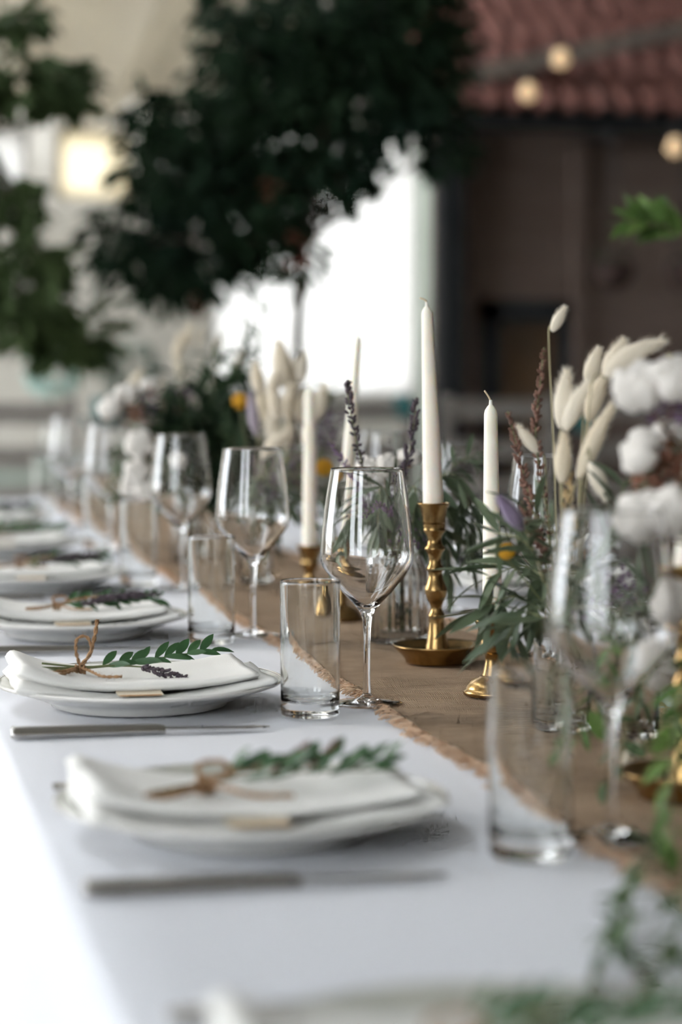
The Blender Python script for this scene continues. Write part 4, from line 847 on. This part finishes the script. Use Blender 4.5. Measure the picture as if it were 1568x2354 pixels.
# --- dark bouquet farther up the table
J = (VB3, .14, .025); d5 = 4.38; G8 = 'foliage of the dark bouquet'
ways = [(470, 900), (520, 880), (560, 980), (430, 960), (390, 1020), (500, 1000), (545, 1060), (450, 1060), (580, 900), (350, 960), (330, 1060), (500, 820), (410, 860), (560, 820), (470, 1130), (400, 1130), (600, 960), (620, 1040), (530, 940), (480, 960), (440, 1000), (590, 1010), (360, 900), (540, 1120)]
names = ['top centre', 'right of centre', 'right edge', 'left of centre', 'left edge', 'in the middle', 'low right', 'low middle', 'upper right', 'far left', 'low far left', 'highest centre', 'upper left', 'highest right', 'lowest middle', 'lowest left', 'behind the pale tuft', 'low behind the pale tuft', 'upper middle', 'inner left', 'inner low left', 'inner right', 'upper far left', 'lowest right']
for i, (x, y) in enumerate(ways):
    e = at(x, y, d5 + rb.uniform(-.12, .15)); branch(*J, [VB3.lerp(e, .7) + Vector((0, 0, .03)), e], 'dark', 'dark leafy branch in the dark bouquet, ' + names[i], 'leafy branch', G8, 17, (.045, .075), .15, .35, 'leafy_branch')
branch(*J, [at(570, 960, 4.4), at(590, 840, 4.4), at(612, 715, 4.4)], 'dark', 'tall feathery dark branch before the bright window', 'leafy branch', G8, 26, (.028, .045), -.1, .4, 'leafy_branch')
branch(*J, [at(550, 960, 4.45), at(560, 840, 4.45), at(560, 760, 4.45)], 'dark', 'second feathery dark branch beside the tall one', 'leafy branch', G8, 20, (.028, .045), -.1, .4, 'leafy_branch')
for i, (nx_, ny_, tx, ty) in enumerate([(405, 830, 415, 765), (430, 800, 432, 742), (455, 800, 465, 748), (495, 830, 500, 772), (540, 865, 560, 800), (300, 900, 320, 845), (420, 870, 400, 810), (350, 920, 372, 870)]):
    bunny(*J, at(nx_, ny_, 4.6), at(tx, ty, 4.6), 'blurred bunny tail above the dark bouquet, ' + ('left of the highest', 'the highest', 'right of the highest', 'above its centre', 'farthest right', 'farthest left', 'lower left', 'over the rust filler')[i], 'bunny tails of the dark bouquet', i % 2)
for i, (x, y) in enumerate([(300, 940), (340, 930), (380, 950), (440, 930), (330, 1010), (400, 1000)]):
    spray(*J, at(x, y, d5), .035, ['palm', 'statice', 'palm', 'statice', 'palm', 'palm'][i], ['rust filler at the left of the dark bouquet', 'purple filler at the upper left of the dark bouquet', 'rust filler below the bunny tails, dark bouquet', 'purple filler at the top of the dark bouquet', 'rust filler beside the white cotton', 'rust filler low in the dark bouquet'][i], 'filler flowers', 80, .011)
J = (VB4, .11, .016)
cotton(*J, [(at(262, 945, 4.1), .024, -RT - FW + U), (at(292, 915, 4.15), .022, U - FW), (at(345, 895, 4.2), .018, U)], 'cotton branch with three bolls at the left of the dark bouquet', 'cotton branches')
cotton(*J, [(at(322, 1030, 3.95), .026, -FW + U * .5), (at(318, 1085, 3.95), .024, -FW), (at(338, 1130, 3.95), .021, -FW)], 'cotton branch with bolls stacked above the third tumbler', 'cotton branches')
cotton(*J, [(at(410, 1065, 3.9), .016, -FW + U), (at(300, 1120, 4.0), .018, -FW)], 'cotton branch seen through the third wine glass', 'cotton branches')
branch(*J, [at(290, 1020, 4.05), at(270, 1060, 4.05), at(262, 1130, 4.0)], 'olive', 'olive branch hanging at the left of the white cotton', 'olive branch', G7, 9, (.04, .06), .6, .4)
branch(*J, [at(380, 1040, 4.05), at(400, 1090, 4.05), at(410, 1160, 4.0)], 'olive', 'olive branch hanging at the right of the white cotton', 'olive branch', G7, 9, (.04, .06), .6, .4)
# ------------------------------------------------------------------ trees behind
def tree(label, base, trunk, blobs, m, n, leaf, potr, red=0, keep=None):
    t = thing('potted_tree', label, 'tree', base, 'potted trees behind the table')
    B = Vector(base); pr = [(0, 0), (potr * .72, 0), (potr, .36), (potr * 1.06, .37), (potr * 1.06, .42), (potr * .95, .42), (potr * .93, .38), (0, .38)]
    MB().lathe(pr, 32).build('pot', M['pot'], t, org=(0, 0, 0)); MB().lathe([(potr * .93, .375), (potr * .5, .395), (0, .40)], 24).build('soil', M['soil'], t, org=(0, 0, 0))
    tr = MB().tube(catmull([B + Vector((0, 0, .36))] + trunk, 6), .021, .013, 9)
    for c, rx, rz_ in blobs:
        tr.tube(catmull([trunk[-1], trunk[-1].lerp(c, .5) + rvec(.05), c], 5), .010, .004, 6)
    tr.build('trunk', M['bark'], t); fo = MB(); tot = sum(b[1] * b[2] for b in blobs); parts = 0
    for c, rx, rz_ in blobs:
        for _ in range(int(n * rx * rz_ / tot)):
            d = rvec(1).normalized() * R_.random() ** .42; p = c + Vector((d.x * rx, d.y * rx * .8, d.z * rz_))
            out = Vector((d.x, d.y, d.z * .5 - .5)) + rvec(.6); fo.leaf(p, out, rvec(1) + Vector((0, 0, .8)), leaf * R_.uniform(.7, 1.25), leaf * R_.uniform(.36, .5), .15, .25, 3)
    tag(fo.build('foliage', M[m], t), 'dense dark leaves', kind='stuff')
    for k in range(red):
        c, rx, rz_ = R_.choice(blobs); d = rvec(1).normalized(); d.y = -abs(d.y); p = c + Vector((d.x * rx, d.y * rx * .8, d.z * rz_)); fl = MB()
        for q in range(5): fl.leaf(p, rvec(1), rvec(1), .045, .035, .2, .3, 3)
        fl.build('flower', M['redflower'], t)
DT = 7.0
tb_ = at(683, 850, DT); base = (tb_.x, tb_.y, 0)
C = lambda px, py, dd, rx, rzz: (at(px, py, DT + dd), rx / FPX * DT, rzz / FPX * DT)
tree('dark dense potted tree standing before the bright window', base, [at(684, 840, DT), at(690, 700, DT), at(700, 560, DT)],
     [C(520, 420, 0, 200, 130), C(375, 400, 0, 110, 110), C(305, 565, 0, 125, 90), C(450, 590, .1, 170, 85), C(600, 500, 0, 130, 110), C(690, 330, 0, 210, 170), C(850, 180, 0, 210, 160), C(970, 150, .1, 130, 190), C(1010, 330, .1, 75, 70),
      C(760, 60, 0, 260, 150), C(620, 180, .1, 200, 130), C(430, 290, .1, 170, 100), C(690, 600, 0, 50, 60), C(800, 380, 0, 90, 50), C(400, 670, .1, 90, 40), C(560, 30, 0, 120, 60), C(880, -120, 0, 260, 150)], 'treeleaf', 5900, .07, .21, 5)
DL = 6.6
C2 = lambda px, py, dd, rx, rzz: (at(px, py, DL + dd), rx / FPX * DL, rzz / FPX * DL)
tl = at(-60, 850, DL)
tree('lighter potted tree at the left picture edge', (tl.x, tl.y, 0), [at(-60, 840, DL), at(-50, 600, DL), at(-40, 300, DL)],
     [C2(40, 180, 0, 130, 70), C2(150, 200, .1, 70, 60), C2(30, 40, 0, 90, 40), C2(20, 470, 0, 70, 60), C2(60, 600, 0, 110, 70), C2(40, 710, 0, 110, 80), C2(120, 780, .1, 50, 60), C2(200, 760, .3, 60, 70), C2(-150, 400, 0, 110, 300)], 'treeleaf2', 1500, .085, .22, 0)
# ------------------------------------------------------------------ far furniture and hanging things
def chair(label, px, py, Y, rz, group):
    p = on_y(px, py, Y); t = thing('wooden_chair', label, 'chair', (p.x, p.y, 0), group, rz); m = M['greywood']; z = Vector((0, 0, 0))
    def bx(name, *a): return weighted(MB().box(*a).build(name, m, t, smooth=False, org=z), .004, 1)
    bx('seat', -.22, .22, -.21, .21, .43, .46)
    for sx in (-1, 1):
        bx('leg', sx * .2 - .018, sx * .2 + .018, -.205, -.17, 0, .43); bx('leg', sx * .2 - .018, sx * .2 + .018, .17, .205, 0, .43); bx('back_post', sx * .2 - .018, sx * .2 + .018, .175, .21, .46, 1.0)
    for zz in (.62, .76, .91): bx('back_slat', -.185, .185, .182, .202, zz, zz + .075)
    return t
for px, Y, r_, lab in [(790, 8.3, math.pi, 'grey wooden chair left of the tall candle, far behind'), (1110, 8.35, math.pi + .05, 'grey wooden chair behind the short candle'), (1440, 8.25, math.pi, 'grey wooden chair behind the bunny tails'), (20, 8.0, math.pi, 'grey wooden chair at the left edge, far behind'), (330, 8.0, math.pi + .05, 'grey wooden chair behind the dark bouquet')]:
    chair(lab, px, 1000, Y, r_, 'grey wooden chairs in the background')
def throw(label, px, py, Y, w, h):
    p = on_y(px, py, Y); p.z = .992; b = MB(); n = 10
    pts = [(-.035, -h), (-.034, -h * .5), (-.030, -.02), (-.018, .006), (0, .010), (.018, .006), (.030, -.02), (.034, -h * .4)]
    for k, (yy, zz) in enumerate(pts):
        for i in range(n + 1): b.v.append(Vector((p.x - w / 2 + w * i / n, p.y + yy * 1.05 + .004 * math.sin(i * 1.7 + k), p.z + zz)))
    b.f = [(k * (n + 1) + i, k * (n + 1) + i + 1, (k + 1) * (n + 1) + i + 1, (k + 1) * (n + 1) + i) for k in range(len(pts) - 1) for i in range(n)]
    tag(mod(b.build('throw', M['teal']), 'SOLIDIFY', thickness=.006), label, 'throw', 'teal throws on chair backs')
throw('teal throw over the chair back behind the tallest candle', 925, 925, 8.105, .06, .07)
throw('teal throw over the chair back behind the bunny tails', 1335, 905, 8.055, .075, .13)
throw('teal throw over the chair back at the far left', 245, 868, 7.80, .10, .07)
far = thing('side_table', 'far side table with a grey cloth behind the left end', 'table', (on_y(150, 900, 8.9).x, 8.9, 0))
MB().box(-.74, .74, -.29, .29, .70, .74).build('tabletop', M['greywood'], far, smooth=False, org=(0, 0, 0))
for sx in (-.66, .66):
    for sy in (-.22, .22): MB().box(sx - .03, sx + .03, sy - .03, sy + .03, 0, .70).build('leg', M['greywood'], far, smooth=False, org=(0, 0, 0))
fc = MB(); N = 96; ring = []
for k, (sc_, z) in enumerate([(0.0, .744), (.9, .744), (1.0, .744), (1.02, .72), (1.05, .45), (1.09, .15)]):
    for i in range(N):
        a = 2 * math.pi * i / N; cx, cy = math.cos(a), math.sin(a); e = 5; rr0 = (abs(cx) ** e + abs(cy) ** e) ** (-1 / e); w = 1 + (.02 * math.sin(i * 1.3) if k > 3 else 0)
        fc.v.append(Vector((far.location.x + cx * rr0 * sc_ * .91 * w, 8.9 + cy * rr0 * sc_ * .37 * w, z)))
fc.f = [(k * N + i, k * N + (i + 1) % N, (k + 1) * N + (i + 1) % N, (k + 1) * N + i) for k in range(5) for i in range(N)]
tag(mod(fc.build('tablecloth', M['sage']), 'SOLIDIFY', thickness=.003, offset=1), 'sage grey cloth on the far side table', 'tablecloth')
def hydrangea(label, px, py, Y, rad, m):
    p = on_y(px, py, Y); t = thing('hydrangea_vase', label, 'flowers', (p.x, Y, .7475), 'mint flowers on the far table')
    MB().lathe(jar(.05, .16, .035), 32).build('vase', M['greenglass'], t, org=(0, 0, 0)); b = MB(); c = Vector((0, 0, p.z - .7475))
    for i in range(240):
        d = rvec(1).normalized(); b.leaf(c + d * rad * R_.uniform(.7, 1), d + rvec(.8), rvec(1), rad * .35, rad * .3, .1, .2, 2)
    MB().tube([(0, 0, .02), (0, 0, max(.1, c.z))], .004, n=6).build('stem', M['stem'], t, org=(0, 0, 0)); b.build('bloom', M[m], t, org=(0, 0, 0))
hydrangea('large mint hydrangea on the far side table', 122, 850, 8.75, .10, 'mint')
hydrangea('smaller mint hydrangea beside the large one', 300, 850, 8.95, .11, 'sage')
# string of round bulbs below the tiled roof
sl_ = thing('string_light', 'string of round warm bulbs hung before the tiled roof', 'string light', at(1000, 60, 9.2))
bp = [at(1000, 215, 9.0), at(1130, 118, 9.0), at(1215, 172, 9.0), at(1290, 95, 9.0), at(1420, 260, 9.0), at(1552, 298, 9.0), at(1700, 150, 9.0)]
MB().tube(catmull(bp, 6), .004, n=5).build('cord', M['cord'], sl_)
for p in bp[2:6]:
    if p is bp[4]: continue
    MB().lathe([(0, 0), (.012, -.002), (.014, -.03), (0, -.03)], 10, c=p).build('socket', M['cord'], sl_)
    MB().lathe([(.012, -.028), (.024, -.045), (.033, -.066), (.030, -.088), (.016, -.102), (0, -.106)], 18, c=p).build('bulb', M['bulb'], sl_)
def basket(label, px, py, dep, rad):
    c = at(px, py, dep); t = thing('hanging_basket', label, 'hanging basket', c - Vector((0, 0, rad)), 'hanging baskets at the house front')
    MB().lathe([(0, -rad * .95), (rad * .55, -rad * .8), (rad * .9, -rad * .4), (rad, 0), (rad * .93, rad * .4), (rad * .86, rad * .4), (rad * .9, 0), (0, -.2 * rad)], 24, c=c).build('bowl', M['basket'], t)
    top = Vector((c.x, c.y, c.z + .55))
    for k in range(3): a = k * 2.094; MB().tube([c + Vector((rad * .9 * math.cos(a), rad * .9 * math.sin(a), rad * .4)), top], .003, n=4).build('cord', M['cord'], t)
    so = MB()
    for _ in range(40): so.leaf(c + Vector((0, 0, rad * .2)) + rvec(rad * .5), rvec(1) + Vector((0, 0, .3)), rvec(1), rad * .5, rad * .2)
    so.build('foliage', M['darkleaf'], t)['kind'] = 'stuff'
    br = MB().tube([top, top + Vector((0, max(.1, YR - top.y), .04))], .008, n=6); br.build('bracket', M['cord'], t)
basket('dark round hanging basket left of the picture edge', 1412, 622, 9.35, .085)
basket('dark round hanging basket cut by the right picture edge', 1580, 625, 9.35, .085)
